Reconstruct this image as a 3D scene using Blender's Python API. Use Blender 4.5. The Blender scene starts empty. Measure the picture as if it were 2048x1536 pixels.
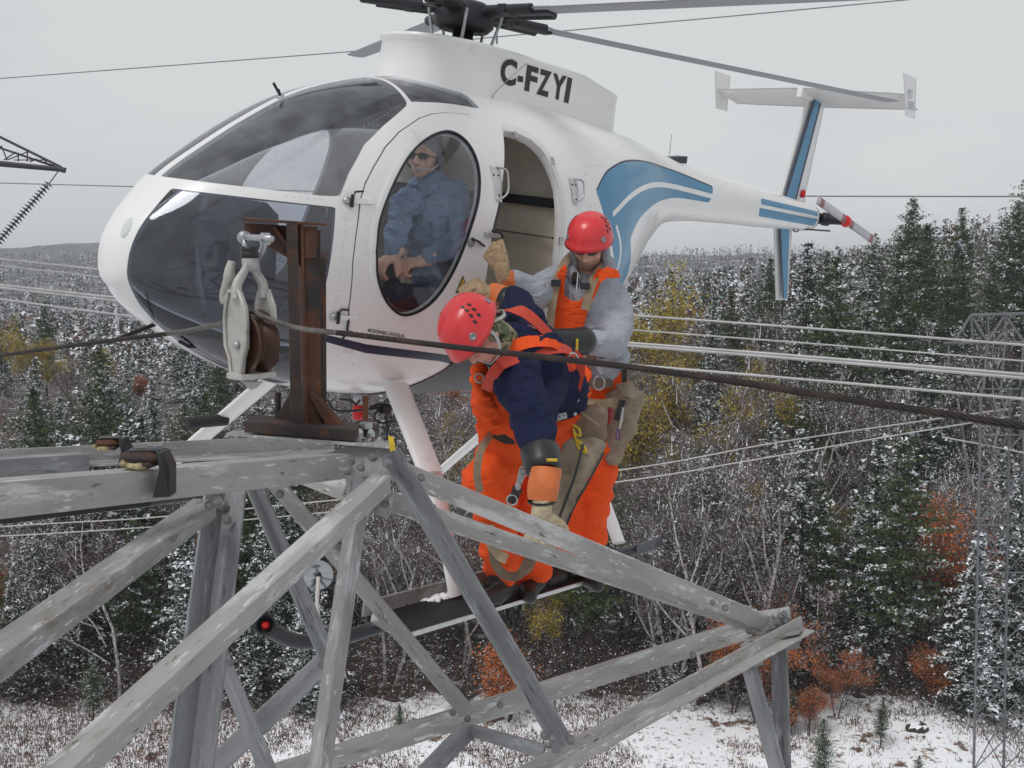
import bpy, bmesh, math, random
import numpy as np
from mathutils import Vector, Matrix, noise
C = bpy.context
SC = C.scene
# ---------------------------------------------------------------- camera / light / exposure
CAMZ = 26.0
FPX = 2100.0                       # focal length in pixels of the 2048 px wide photo
PIT = math.radians(6.37)
cam = bpy.data.cameras.new("camera"); camo = bpy.data.objects.new("camera", cam)
SC.collection.objects.link(camo); SC.camera = camo
cam.sensor_width = 36.0; cam.lens = 36.0*FPX/2048.0
cam.clip_start = 0.05; cam.clip_end = 9000
camo.location = (0, 0, CAMZ); camo.rotation_euler = (math.radians(90)-PIT, 0, 0)
SUN_EL = math.radians(56); SUN_AZ = math.radians(215)   # compass-like: from behind-left of the camera
w = bpy.data.worlds.new("World"); SC.world = w; w.use_nodes = True
nt = w.node_tree; nt.nodes.clear()
out = nt.nodes.new("ShaderNodeOutputWorld"); bg = nt.nodes.new("ShaderNodeBackground")
sky = nt.nodes.new("ShaderNodeTexSky"); sky.sky_type = 'NISHITA'; sky.sun_disc = False
sky.sun_elevation = SUN_EL; sky.sun_rotation = SUN_AZ
hs = nt.nodes.new("ShaderNodeHueSaturation"); hs.inputs['Saturation'].default_value = 0.12
nt.links.new(sky.outputs[0], hs.inputs['Color'])
tc = nt.nodes.new("ShaderNodeTexCoord"); mp = nt.nodes.new("ShaderNodeMapping")
mp.inputs['Scale'].default_value = (1.1, 1.1, 3.2)
nz = nt.nodes.new("ShaderNodeTexNoise"); nz.inputs['Scale'].default_value = 1.5; nz.inputs['Detail'].default_value = 4
nz.inputs['Roughness'].default_value = .5
nt.links.new(tc.outputs['Generated'], mp.inputs[0]); nt.links.new(mp.outputs[0], nz.inputs[0])
cr = nt.nodes.new("ShaderNodeValToRGB")
cr.color_ramp.elements[0].position = .36; cr.color_ramp.elements[0].color = (5.6, 5.7, 6.1, 1)
cr.color_ramp.elements[1].position = .60; cr.color_ramp.elements[1].color = (6.75, 7.0, 7.05, 1)
nt.links.new(nz.outputs['Fac'], cr.inputs[0])
mx = nt.nodes.new("ShaderNodeMixRGB"); mx.inputs[0].default_value = .9
nt.links.new(hs.outputs[0], mx.inputs[1]); nt.links.new(cr.outputs[0], mx.inputs[2])
nt.links.new(mx.outputs[0], bg.inputs[0]); bg.inputs[1].default_value = 0.1
nt.links.new(bg.outputs[0], out.inputs[0])
sd = bpy.data.lights.new("sun", 'SUN'); so = bpy.data.objects.new("sun", sd); SC.collection.objects.link(so)
sd.energy = 1.5; sd.angle = math.radians(22); sd.color = (1, .985, .96)
# direction towards the sun: behind and left of the camera
sdir = Vector((-math.cos(SUN_EL)*.62, -math.cos(SUN_EL)*.78, math.sin(SUN_EL)))
so.rotation_euler = sdir.to_track_quat('Z', 'Y').to_euler()
SC.view_settings.view_transform = 'Standard'; SC.view_settings.look = 'None'
SC.view_settings.exposure = 0.0; SC.view_settings.gamma = 1
SC.view_settings.use_curve_mapping = False

# ---------------------------------------------------------------- coordinates
def ray(px, py):
    x = (px-1024)/FPX; z = (768-py)/FPX
    return np.array([x, math.cos(PIT)+z*math.sin(PIT), z*math.cos(PIT)-math.sin(PIT)])
CAMP = np.array([0, 0, CAMZ])
def P(px, py, Y):
    d = ray(px, py); return CAMP+d*(Y/d[1])
# helicopter frame (x forward, y to port, z up, origin in the rotor hub)
HUB = np.array([-.25, 6.17, 1.57+CAMZ]); _t = math.radians(47.8); _r = math.radians(7.5); _p = -.036
_F = np.array([-math.cos(_t), -math.sin(_t), 0.]); _L = np.array([math.sin(_t), -math.cos(_t), 0.]); _Z = np.array([0, 0, 1.])
HF = _F*math.cos(_p)-_Z*math.sin(_p); _U = _Z*math.cos(_p)+_F*math.sin(_p)
HL = _L*math.cos(_r)-_U*math.sin(_r); HU = _U*math.cos(_r)+_L*math.sin(_r)
HM = np.array([HF, HL, HU])
def LP(px, py, yl):                 # the helicopter-frame point seen at a pixel, on the plane y = yl
    d = HM@ray(px, py); o = HM@(CAMP-HUB); t = (yl-o[1])/d[1]; return o+t*d
def H2W(q): return HUB+np.asarray(q, float)@HM
def W2H(q): return HM@(np.asarray(q, float)-HUB)

# ---------------------------------------------------------------- materials
MATS = {}
def mat(name, col, rough=.6, metal=0., var=0., vscale=8., bump=0., bscale=30., col2=None, c2lo=.5, c2hi=.62, c2scale=6., spec=.5, stretch=None, coat=0., detail=4, coords='Object'):
    if name in MATS: return MATS[name]
    m = bpy.data.materials.new(name); m.use_nodes = True; nt = m.node_tree; b = nt.nodes['Principled BSDF']
    b.inputs['Base Color'].default_value = (*col, 1); b.inputs['Roughness'].default_value = rough
    b.inputs['Metallic'].default_value = metal; b.inputs['Specular IOR Level'].default_value = spec
    if coat: b.inputs['Coat Weight'].default_value = coat; b.inputs['Coat Roughness'].default_value = .08
    tc = nt.nodes.new('ShaderNodeTexCoord'); src = tc.outputs[coords]
    if stretch:
        oi = nt.nodes.new('ShaderNodeObjectInfo'); av = nt.nodes.new('ShaderNodeVectorMath'); av.operation = 'MULTIPLY_ADD'; av.inputs[1].default_value = (1, 1, 1); k_ = nt.nodes.new('ShaderNodeMath'); k_.operation = 'MULTIPLY'; k_.inputs[1].default_value = 37.; nt.links.new(oi.outputs['Random'], k_.inputs[0]); nt.links.new(src, av.inputs[0]); nt.links.new(k_.outputs[0], av.inputs[2]); src = av.outputs[0]
        mp = nt.nodes.new('ShaderNodeMapping'); mp.inputs['Scale'].default_value = stretch
        nt.links.new(src, mp.inputs[0]); src = mp.outputs[0]
    last = None
    def ns(sc, det=detail, ro=.6):
        n = nt.nodes.new('ShaderNodeTexNoise'); n.inputs['Scale'].default_value = sc; n.inputs['Detail'].default_value = det
        n.inputs['Roughness'].default_value = ro; nt.links.new(src, n.inputs[0]); return n
    base = nt.nodes.new('ShaderNodeRGB'); base.outputs[0].default_value = (*col, 1); last = base.outputs[0]
    if var:
        n = ns(vscale); mr = nt.nodes.new('ShaderNodeMapRange'); mr.inputs['From Min'].default_value = .3; mr.inputs['From Max'].default_value = .7
        mr.inputs['To Min'].default_value = 1-var; mr.inputs['To Max'].default_value = 1+var
        nt.links.new(n.outputs['Fac'], mr.inputs['Value'])
        mm = nt.nodes.new('ShaderNodeVectorMath'); mm.operation = 'SCALE'; nt.links.new(last, mm.inputs[0]); nt.links.new(mr.outputs[0], mm.inputs['Scale']); last = mm.outputs[0]
    if col2 is not None:
        cs = col2 if isinstance(col2[0], (tuple, list)) else [(col2, c2lo, c2hi, c2scale)]
        for (cc, lo, hi, scl) in cs:
            n = ns(scl, 8, .66); r = nt.nodes.new('ShaderNodeMapRange'); r.inputs['From Min'].default_value = lo; r.inputs['From Max'].default_value = hi
            nt.links.new(n.outputs['Fac'], r.inputs['Value'])
            x = nt.nodes.new('ShaderNodeMixRGB'); x.inputs[2].default_value = (*cc, 1)
            nt.links.new(r.outputs[0], x.inputs[0]); nt.links.new(last, x.inputs[1]); last = x.outputs[0]
    nt.links.new(last, b.inputs['Base Color'])
    if bump:
        n = ns(bscale, 5); bp = nt.nodes.new('ShaderNodeBump'); bp.inputs['Strength'].default_value = bump; bp.inputs['Distance'].default_value = .01
        nt.links.new(n.outputs['Fac'], bp.inputs['Height']); nt.links.new(bp.outputs[0], b.inputs['Normal'])
    MATS[name] = m; return m
def glass(name, tint, op, rough=.03, ior=1.42):
    m = bpy.data.materials.new(name); m.use_nodes = True; nt = m.node_tree; nt.nodes.clear()
    o = nt.nodes.new('ShaderNodeOutputMaterial'); tr = nt.nodes.new('ShaderNodeBsdfTransparent'); tr.inputs[0].default_value = (*tint, 1)
    gl = nt.nodes.new('ShaderNodeBsdfGlossy'); gl.inputs['Roughness'].default_value = rough; gl.inputs[0].default_value = (.95, .97, 1, 1)
    df = nt.nodes.new('ShaderNodeBsdfDiffuse'); df.inputs[0].default_value = (.5, .52, .56, 1)
    fr = nt.nodes.new('ShaderNodeFresnel'); fr.inputs[0].default_value = ior
    m1 = nt.nodes.new('ShaderNodeMixShader'); m2 = nt.nodes.new('ShaderNodeMixShader')
    tc = nt.nodes.new('ShaderNodeTexCoord'); n = nt.nodes.new('ShaderNodeTexNoise'); n.inputs['Scale'].default_value = 7; n.inputs['Detail'].default_value = 6
    mr = nt.nodes.new('ShaderNodeMapRange'); mr.inputs['From Min'].default_value = .35; mr.inputs['From Max'].default_value = .75; mr.inputs['To Min'].default_value = op*.6; mr.inputs['To Max'].default_value = op*1.5
    nt.links.new(tc.outputs['Object'], n.inputs[0]); nt.links.new(n.outputs['Fac'], mr.inputs['Value'])
    # rain drops: fine voronoi specks
    v = nt.nodes.new('ShaderNodeTexVoronoi'); v.inputs['Scale'].default_value = 55; nt.links.new(tc.outputs['Object'], v.inputs[0])
    lt = nt.nodes.new('ShaderNodeMath'); lt.operation = 'LESS_THAN'; lt.inputs[1].default_value = .13; nt.links.new(v.outputs['Distance'], lt.inputs[0])
    ad = nt.nodes.new('ShaderNodeMath'); ad.operation = 'MULTIPLY_ADD'; ad.inputs[1].default_value = .22; nt.links.new(lt.outputs[0], ad.inputs[0]); nt.links.new(mr.outputs[0], ad.inputs[2])
    nt.links.new(ad.outputs[0], m1.inputs[0]); nt.links.new(tr.outputs[0], m1.inputs[1]); nt.links.new(df.outputs[0], m1.inputs[2])
    nt.links.new(fr.outputs[0], m2.inputs[0]); nt.links.new(m1.outputs[0], m2.inputs[1]); nt.links.new(gl.outputs[0], m2.inputs[2])
    nt.links.new(m2.outputs[0], o.inputs[0]); MATS[name] = m; return m
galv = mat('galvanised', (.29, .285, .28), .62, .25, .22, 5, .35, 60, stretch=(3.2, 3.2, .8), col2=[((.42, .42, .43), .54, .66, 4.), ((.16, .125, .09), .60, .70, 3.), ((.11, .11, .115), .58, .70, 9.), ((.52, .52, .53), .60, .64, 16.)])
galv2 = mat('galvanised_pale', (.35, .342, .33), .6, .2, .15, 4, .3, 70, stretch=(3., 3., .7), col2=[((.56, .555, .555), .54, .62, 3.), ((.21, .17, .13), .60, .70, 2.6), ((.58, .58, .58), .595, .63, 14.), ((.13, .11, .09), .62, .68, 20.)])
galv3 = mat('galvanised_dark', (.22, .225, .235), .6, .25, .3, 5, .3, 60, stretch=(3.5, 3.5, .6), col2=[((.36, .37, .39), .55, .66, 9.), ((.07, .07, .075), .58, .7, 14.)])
rust = mat('rust', (.105, .040, .021), .85, 0, .4, 9, .5, 60, col2=[((.03, .027, .027), .47, .62, 6.), ((.22, .085, .035), .62, .75, 17.)])
rustd = mat('rust_dark', (.055, .042, .038), .8, .1, .3, 9, .3, 60, col2=[((.15, .055, .025), .52, .66, 10.)])
white = mat('white_paint', (.80, .795, .785), .28, 0, .03, 2, 0, 10, coat=.25, col2=[((.60, .585, .56), .60, .80, 4.), ((.4, .37, .33), .70, .76, 30.)])
whited = mat('white_dirty', (.70, .69, .675), .4, 0, .05, 3, 0, 10, col2=[((.45, .42, .38), .62, .78, 4.)])
blue = mat('blue_paint', (.06, .235, .40), .3, 0, .05, 5, coat=.2)
navy = mat('navy_paint', (.012, .02, .05), .3)
blackp = mat('black_paint', (.012, .013, .015), .4)
blackr = mat('black_rubber', (.018, .019, .022), .65, 0, .2, 20, .2, 80)
beige = mat('cabin_trim', (.70, .64, .54), .8, 0, .12, 4, .1, 40, col2=[((.55, .5, .42), .6, .75, 8.)])
darkint = mat('cabin_dark', (.05, .05, .056), .7, 0, .2, 6)
seatm = mat('seat_fabric', (.09, .085, .08), .9, 0, .2, 20)
alu = mat('aluminium', (.62, .62, .62), .35, .8, .1, 20)
steelb = mat('zinc_steel', (.42, .43, .44), .4, .7, .2, 30, .1, 80)
castm = mat('cast_aluminium', (.44, .425, .40), .55, .25, .2, 9, .3, 120, col2=[((.24, .22, .2), .56, .7, 14.)])
redp = mat('red_helmet', (.68, .035, .04), .32, 0, .06, 6, 0, 10, coat=.2, col2=[((.5, .07, .07), .66, .8, 16.)])
redl = mat('red_lamp', (.6, .01, .01), .2)
yell = mat('yellow_paint', (.65, .45, .02), .5, 0, .2, 20)
snowm = mat('snow', (.86, .87, .90), .7, 0, .06, 3, .2, 12)
GL_UP = glass('windscreen', (.95, .955, .97), .19)
GL_LO = glass('windscreen_dark_reflection', (.72, .74, .80), .085)  # dark reflections of terrain and tower put into the tint
GL_DR = glass('door_bubble_glass', (.985, .985, .99), .018, ior=1.28)

# ---------------------------------------------------------------- mesh helpers
COL = SC.collection
def tag(o, label=None, cat=None, group=None, kind=None):
    if label: o['label'] = label
    if cat: o['category'] = cat
    if group: o['group'] = group
    if kind: o['kind'] = kind
    return o
def empty(name, loc=(0, 0, 0), label=None, cat=None, group=None):
    o = bpy.data.objects.new(name, None); COL.objects.link(o); o.location = loc; o.empty_display_size = .2
    return tag(o, label, cat, group)
def np3(v): return np.asarray(v, float)
def unit(v): v = np3(v); return v/(np.linalg.norm(v)+1e-12)
class MB:
    def __init__(s): s.v = []; s.f = []; s.m = []; s.sm = []
    def add(s, vs, fs, m=0, smooth=False):
        o = len(s.v); s.v.extend([tuple(map(float, x)) for x in vs]); s.f.extend([tuple(i+o for i in f) for f in fs])
        s.m.extend([m]*len(fs)); s.sm.extend([smooth]*len(fs)); return s
    def box(s, c, size, R=None, m=0, bev=0):
        hx, hy, hz = [q/2 for q in size]; R = np.eye(3) if R is None else R; c = np3(c)
        vs = [c+R@np.array([x, y, z]) for x in (-hx, hx) for y in (-hy, hy) for z in (-hz, hz)]
        return s.add(vs, [(0, 1, 3, 2), (4, 6, 7, 5), (0, 4, 5, 1), (2, 3, 7, 6), (0, 2, 6, 4), (1, 5, 7, 3)], m)
    def prism(s, sec, p0, p1, a, b, m=0, smooth=False):       # section (u,v) list extruded between p0 and p1
        p0 = np3(p0); p1 = np3(p1); n = len(sec)
        vs = [p+a*u+b*v for p in (p0, p1) for u, v in sec]
        fs = [(i, (i+1) % n, n+(i+1) % n, n+i) for i in range(n)]
        s.add(vs, fs, m, smooth); s.add(vs[:n], [tuple(range(n))[::-1]], m); s.add(vs[n:], [tuple(range(n))], m); return s
    def tube(s, pts, rad, n=10, m=0, caps=True, flat=None, twist=0.):
        pts = [np3(p) for p in pts]
        if np.isscalar(rad): rad = [rad]*len(pts)
        T = [unit(pts[min(i+1, len(pts)-1)]-pts[max(i-1, 0)]) for i in range(len(pts))]
        u = unit(np.cross(T[0], [0, 0, 1] if abs(T[0][2]) < .9 else [1, 0, 0])); vs = []
        for i, (p, t, r) in enumerate(zip(pts, T, rad)):
            u = unit(u-t*np.dot(u, t)); v = np.cross(t, u)
            for k in range(n):
                a = 2*math.pi*k/n+twist; vs.append(p+r*(u*math.cos(a)+v*math.sin(a)*(flat or 1)))
        fs = []
        for i in range(len(pts)-1):
            for k in range(n): fs.append((i*n+k, i*n+(k+1) % n, (i+1)*n+(k+1) % n, (i+1)*n+k))
        s.add(vs, fs, m, True)
        if caps: s.add(vs[:n], [tuple(range(n))[::-1]], m); s.add(vs[-n:], [tuple(range(n))], m)
        return s
    def lathe(s, prof, c, ax, n=24, m=0, smooth=True):   # prof: (r, h) along axis
        ax = unit(ax); u = unit(np.cross(ax, [0, 0, 1] if abs(ax[2]) < .9 else [1, 0, 0])); v = np.cross(ax, u); c = np3(c); vs = []
        for r, h in prof:
            for k in range(n):
                a = 2*math.pi*k/n; vs.append(c+ax*h+max(r, 1e-4)*(u*math.cos(a)+v*math.sin(a)))
        fs = [(i*n+k, i*n+(k+1) % n, (i+1)*n+(k+1) % n, (i+1)*n+k) for i in range(len(prof)-1) for k in range(n)]
        s.add(vs, fs, m, smooth); return s
    def ell(s, c, r, R=None, nu=16, nv=10, m=0):
        R = np.eye(3) if R is None else R; c = np3(c); r = np3(r)*np.ones(3); vs = []
        for j in range(nv+1):
            t = math.pi*j/nv
            for i in range(nu):
                a = 2*math.pi*i/nu; vs.append(c+R@(r*np.array([math.sin(t)*math.cos(a)+1e-6, math.sin(t)*math.sin(a), math.cos(t)])))
        fs = [(j*nu+i, (j+1)*nu+i, (j+1)*nu+(i+1) % nu, j*nu+(i+1) % nu) for j in range(nv) for i in range(nu)]
        return s.add(vs, fs, m, True)
    def poly(s, pts, d, m=0):                            # planar outline pts (3D), thickness vector d
        n = len(pts); pts = [np3(p) for p in pts]; d = np3(d)
        vs = pts+[p+d for p in pts]
        return s.add(vs, [tuple(range(n)), tuple(range(2*n-1, n-1, -1))]+[(i, n+i, n+(i+1) % n, (i+1) % n) for i in range(n)], m)
    def mesh(s, name, mats):
        me = bpy.data.meshes.new(name); me.from_pydata(s.v, [], s.f)
        for k in (mats if isinstance(mats, (list, tuple)) else [mats]): me.materials.append(k)
        me.polygons.foreach_set('material_index', s.m); me.polygons.foreach_set('use_smooth', s.sm); me.update(); return me
    def build(s, name, mats, parent=None, bevel=0, fix=True):
        me = s.mesh(name, mats)
        if fix:
            bm = bmesh.new(); bm.from_mesh(me); bmesh.ops.recalc_face_normals(bm, faces=bm.faces); bm.to_mesh(me); bm.free()
        return link(name, me, parent, bevel)
LOCAL = set()                        # parents whose children are written in the parent's own frame
def link(name, me, parent=None, bevel=0):
    o = bpy.data.objects.new(name, me); COL.objects.link(o)
    if parent is not None:
        o.parent = parent; o.matrix_parent_inverse = Matrix()
        if parent.name in LOCAL: LOCAL.add(o.name)
        else:                    # geometry written in world coordinates
            o.matrix_parent_inverse = parent_world(parent).inverted()
    if bevel:
        b = o.modifiers.new('bevel', 'BEVEL'); b.width = bevel; b.segments = 2; b.limit_method = 'ANGLE'
    return o
def parent_world(o):
    m = Matrix.LocRotScale(o.location, o.rotation_euler, o.scale)
    return (parent_world(o.parent)@o.matrix_parent_inverse@m) if o.parent else m
def frame(fwd, up):
    f = unit(fwd); u = unit(np3(up)-f*np.dot(up, f)); return np.array([np.cross(f, u), f, u]).T    # columns: right, forward, up
def catmull(pts, n=8):
    p = [np3(q) for q in pts]; p = [2*p[0]-p[1]]+p+[2*p[-1]-p[-2]]; o = []
    for i in range(1, len(p)-2):
        for k in range(n):
            u = k/n; a, b, c, d = p[i-1:i+3]; o.append(.5*(2*b+(c-a)*u+(2*a-5*b+4*c-d)*u*u+(-a+3*b-3*c+d)*u**3))
    o.append(p[-2]); return o
# ================================================================ TERRAIN AND FOREST
random.seed(4); rng = np.random.default_rng(4)
U_K = np.array([-.9, -.5, -.36, -.2, 0, .08, .16, .25, .33, .42, .52, .9])
D_K = np.array([8, 40, 58, 66, 90, 120, 150, 200, 350, 700, 1500, 4000])
def col_(z120, z150, z200, z350, z700, z1500, z4000, z90=-22.5): return [-26.5, -26.2, -25.6, -25, z90, z120, z150, z200, z350, z700, z1500, z4000]
G = np.array([
 col_(-17, -17, -19, -14, -3, 26, 10), col_(-16.5, -17, -19, -14, -4, 25, 10), col_(-17, -18, -22, -16, -4, 34, 10),
 col_(-17, -18, -22, -16, 0, 30, 10), col_(-18, -17, -16, -14, -2, 20, 10), col_(-19, -17, -14, -11, 2, 12, 10), col_(-17.2, -15, -12, -10, 4.5, 10, 10),
 col_(-14.8, -12.2, -9, -7, 5, 10, 10), col_(-13.5, -11, -7.5, -2, 4, 10, 10, -21), col_(-10.5, -6, -2, 6, 8, 10, 10, -20), col_(-9.5, -4, 0, 12, 14, 10, 10, -20), col_(-9, -4, 2, 16, 16, 10, 10, -20)])
def smooth(t): return t*t*(3-2*t)
def ground(x, y):
    u = x/max(y, 1.); D = max(y, 8.)
    i = int(np.clip(np.searchsorted(U_K, u)-1, 0, len(U_K)-2)); j = int(np.clip(np.searchsorted(D_K, D)-1, 0, len(D_K)-2))
    a = smooth(min(max((u-U_K[i])/(U_K[i+1]-U_K[i]), 0), 1)); b = min(max((D-D_K[j])/(D_K[j+1]-D_K[j]), 0), 1)
    z = (G[i, j]*(1-a)+G[i+1, j]*a)*(1-b)+(G[i, j+1]*(1-a)+G[i+1, j+1]*a)*b
    z += .35*noise.noise(Vector((x*.09, y*.09, 0)))+D*.004*noise.noise(Vector((x*.6/ max(D, 20)*9, y*.004, 3)))
    return z+CAMZ
us = np.concatenate([np.linspace(-.9, -.55, 12), np.linspace(-.54, .56, 190), np.linspace(.57, .9, 12)])
ds = np.concatenate([np.linspace(8, 44, 14), np.linspace(45, 75, 70), np.geomspace(76, 4000, 110)])
vs = [(u*D, D, ground(u*D, D)) for D in ds for u in us]
nu = len(us); fs = [(j*nu+i, j*nu+i+1, (j+1)*nu+i+1, (j+1)*nu+i) for j in range(len(ds)-1) for i in range(nu-1)]
gm = mat('snowy_ground', (.90, .91, .94), .85, 0, .05, .5, .6, 3, coords='Object',
         col2=[((.13, .075, .055), .59, .64, .55), ((.34, .24, .18), .575, .64, 1.7), ((.07, .06, .045), .60, .64, 3.1)])
b = MB(); b.add(vs, fs, 0, True); o = b.build('ground', gm, fix=False); tag(o, kind='structure')
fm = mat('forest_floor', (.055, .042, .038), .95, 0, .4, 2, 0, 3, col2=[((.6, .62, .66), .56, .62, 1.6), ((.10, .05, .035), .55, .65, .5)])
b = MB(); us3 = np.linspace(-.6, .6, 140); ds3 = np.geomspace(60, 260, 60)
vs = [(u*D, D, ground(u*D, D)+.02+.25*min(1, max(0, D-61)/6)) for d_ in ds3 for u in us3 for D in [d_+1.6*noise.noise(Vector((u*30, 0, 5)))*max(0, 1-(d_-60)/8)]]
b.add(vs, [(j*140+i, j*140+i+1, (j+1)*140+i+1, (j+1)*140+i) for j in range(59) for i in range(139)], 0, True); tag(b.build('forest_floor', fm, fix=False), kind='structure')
# hill cover beyond the near wood: purple-grey bare wood with snow between, haze tint put into the colours
def hillmat():
    m = bpy.data.materials.new('far_wooded_hill'); m.use_nodes = True; nt = m.node_tree; bs = nt.nodes['Principled BSDF']; bs.inputs['Roughness'].default_value = .95
    tc = nt.nodes.new('ShaderNodeTexCoord'); a = nt.nodes.new('ShaderNodeTexNoise'); a.inputs['Scale'].default_value = .06; a.inputs['Detail'].default_value = 9; a.inputs['Roughness'].default_value = .75
    nt.links.new(tc.outputs['Object'], a.inputs[0]); r = nt.nodes.new('ShaderNodeValToRGB'); e = r.color_ramp.elements
    e[0].position = .38; e[0].color = (.045, .055, .065, 1); e[1].position = .70; e[1].color = (.42, .42, .45, 1)
    x = e.new(.47); x.color = (.10, .10, .11, 1); x = e.new(.56); x.color = (.17, .17, .185, 1)
    nt.links.new(a.outputs['Fac'], r.inputs[0]); nt.links.new(r.outputs[0], bs.inputs['Base Color']); return m
HM_ = hillmat()
b = MB(); us2 = np.linspace(-.75, .75, 150); ds2 = np.geomspace(240, 3900, 80)
vs = [(u*D, D, ground(u*D, D)+1.0+ .004*D*abs(noise.noise(Vector((u*90, D*.02, 0))))) for D in ds2 for u in us2]; nu = len(us2)
b.add(vs, [(j*nu+i, j*nu+i+1, (j+1)*nu+i+1, (j+1)*nu+i) for j in range(len(ds2)-1) for i in range(nu-1)], 0, True)
tag(b.build('hills', HM_, fix=False), kind='structure')

def leafm(name, c, var=.35): return mat(name, c, .85, 0, var, .9, 0)
spr_g = mat('spruce_needles', (.022, .042, .021), .9, 0, .5, 1.3)
pine_g = mat('pine_needles', (.050, .075, .027), .9, 0, .4, 1.1)
snowl = mat('branch_snow', (.86, .88, .92), .8)
barkd = mat('dark_bark', (.05, .042, .036), .9, 0, .3, 4)
barkg = mat('pale_bark', (.44, .41, .40), .9, 0, .3, 3, col2=[((.10, .09, .085), .5, .6, 5.)])
twigm = mat('brown_twigs', (.095, .07, .065), .95, 0, .4, 2)
orang = mat('orange_leaves', (.46, .125, .022), .8, 0, .45, 1.2)
yelo = mat('yellow_leaves', (.42, .31, .035), .8, 0, .35, 1.)
rusty = mat('russet_leaves', (.17, .065, .035), .85, 0, .45, 1.2)
class Soup:
    def __init__(s): s.v = []; s.m = []
    def tri(s, A, m): s.v.append(A.reshape(-1, 3, 3)); s.m.append(np.full(len(s.v[-1]), m))
    def me(s, name, mats):
        V = np.concatenate(s.v); M = np.concatenate(s.m); n = len(V); me = bpy.data.meshes.new(name)
        me.vertices.add(n*3); me.vertices.foreach_set('co', V.reshape(-1).astype(np.float32)); me.loops.add(n*3); me.loops.foreach_set('vertex_index', np.arange(n*3, dtype=np.int32))
        me.polygons.add(n); me.polygons.foreach_set('loop_start', np.arange(0, 3*n, 3, dtype=np.int32)); me.polygons.foreach_set('loop_total', np.full(n, 3, dtype=np.int32))
        for k in mats: me.materials.append(k)
        me.polygons.foreach_set('material_index', M.astype(np.int32)); me.update(calc_edges=True); return me
def leaf_tris(c, size, r, flat=0.):
    """random triangles of about `size` round the centres c (n,3); flat=1 makes them lie level"""
    n = len(c); d = r.normal(size=(n, 3, 3)); d[:, :, 2] *= (1-flat); d /= np.linalg.norm(d, axis=2, keepdims=True)+1e-9
    return c[:, None, :]+d*(np.asarray(size).reshape(-1, 1, 1)*r.uniform(.55, 1.0, (n, 3, 1)))
def conifer(seed, h=14., wid=2.6, snow=.5, pine=False, dens=1.):
    r = np.random.default_rng(seed); S = Soup(); cs = []; sz = []; sn = []; ss = []
    lv = int(h*2.3*dens); z0 = h*(.06 if not pine else .25)
    for i in range(lv):
        t = i/lv; z = z0+(h-z0)*t**.93; L = wid*(1-t)**.8*(.75+.5*r.random())+.12
        if pine: L = wid*(1.05*math.sin(math.pi*min(1, (1-t)*.62+.03))**1.1)*(.35+.95*r.random())
        nb = int(6+4*(1-t)); a0 = r.random()*6.28
        for k in range(nb):
            if r.random() < (.12 if not pine else .25): continue
            a = a0+6.28*k/nb+r.normal()*.25; l = L*r.uniform(.6, 1.1); droop = (-.28 if not pine else .18)*l*r.uniform(.4, 1.3)
            ns_ = max(3, int(l*5.5)); u = np.linspace(.12, 1, ns_); dirv = np.array([math.cos(a), math.sin(a), 0]); side = np.array([-math.sin(a), math.cos(a), 0])
            base = u[:, None]*l*dirv+np.array([0, 0, z]); base[:, 2] += droop*u**1.5+r.normal(size=ns_)*.05
            for rep in range(3):
                c = base+side*(r.normal(size=(ns_, 1))*.22*l*(1.1-u)[:, None])+r.normal(size=(ns_, 3))*.07
                cs.append(c); sz.append(np.full(ns_, .25 if not pine else .24)*(1.1-.3*u))
            if r.random() < snow:
                m = r.random(ns_) < .3+.5*snow; c = base[m]+side*(r.normal(size=(m.sum(), 1))*.15*l*(1.1-u[m])[:, None])+np.array([0, 0, .07]); ss.append(c)
    c = np.concatenate(cs); S.tri(leaf_tris(c, np.concatenate(sz), r, .35), 0)
    if ss:
        c = np.concatenate(ss); [S.tri(leaf_tris(c+r.normal(size=c.shape)*[.13, .13, .04], .12+.16*r.random(len(c)), r, .5), 1) for _ in range(3)]; S.tri(leaf_tris(c+r.normal(size=c.shape)*.12, .09+.08*r.random(len(c)), r, .5), 1)
    crown = S.me('crown', [pine_g if pine else spr_g, snowl])
    t = MB(); t.tube([(0, 0, -.6), (0, 0, h*.4), (0, 0, h*.98)], [.16+h*.006, .11, .02], 6); return t.mesh('trunk', barkd), crown
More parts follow.
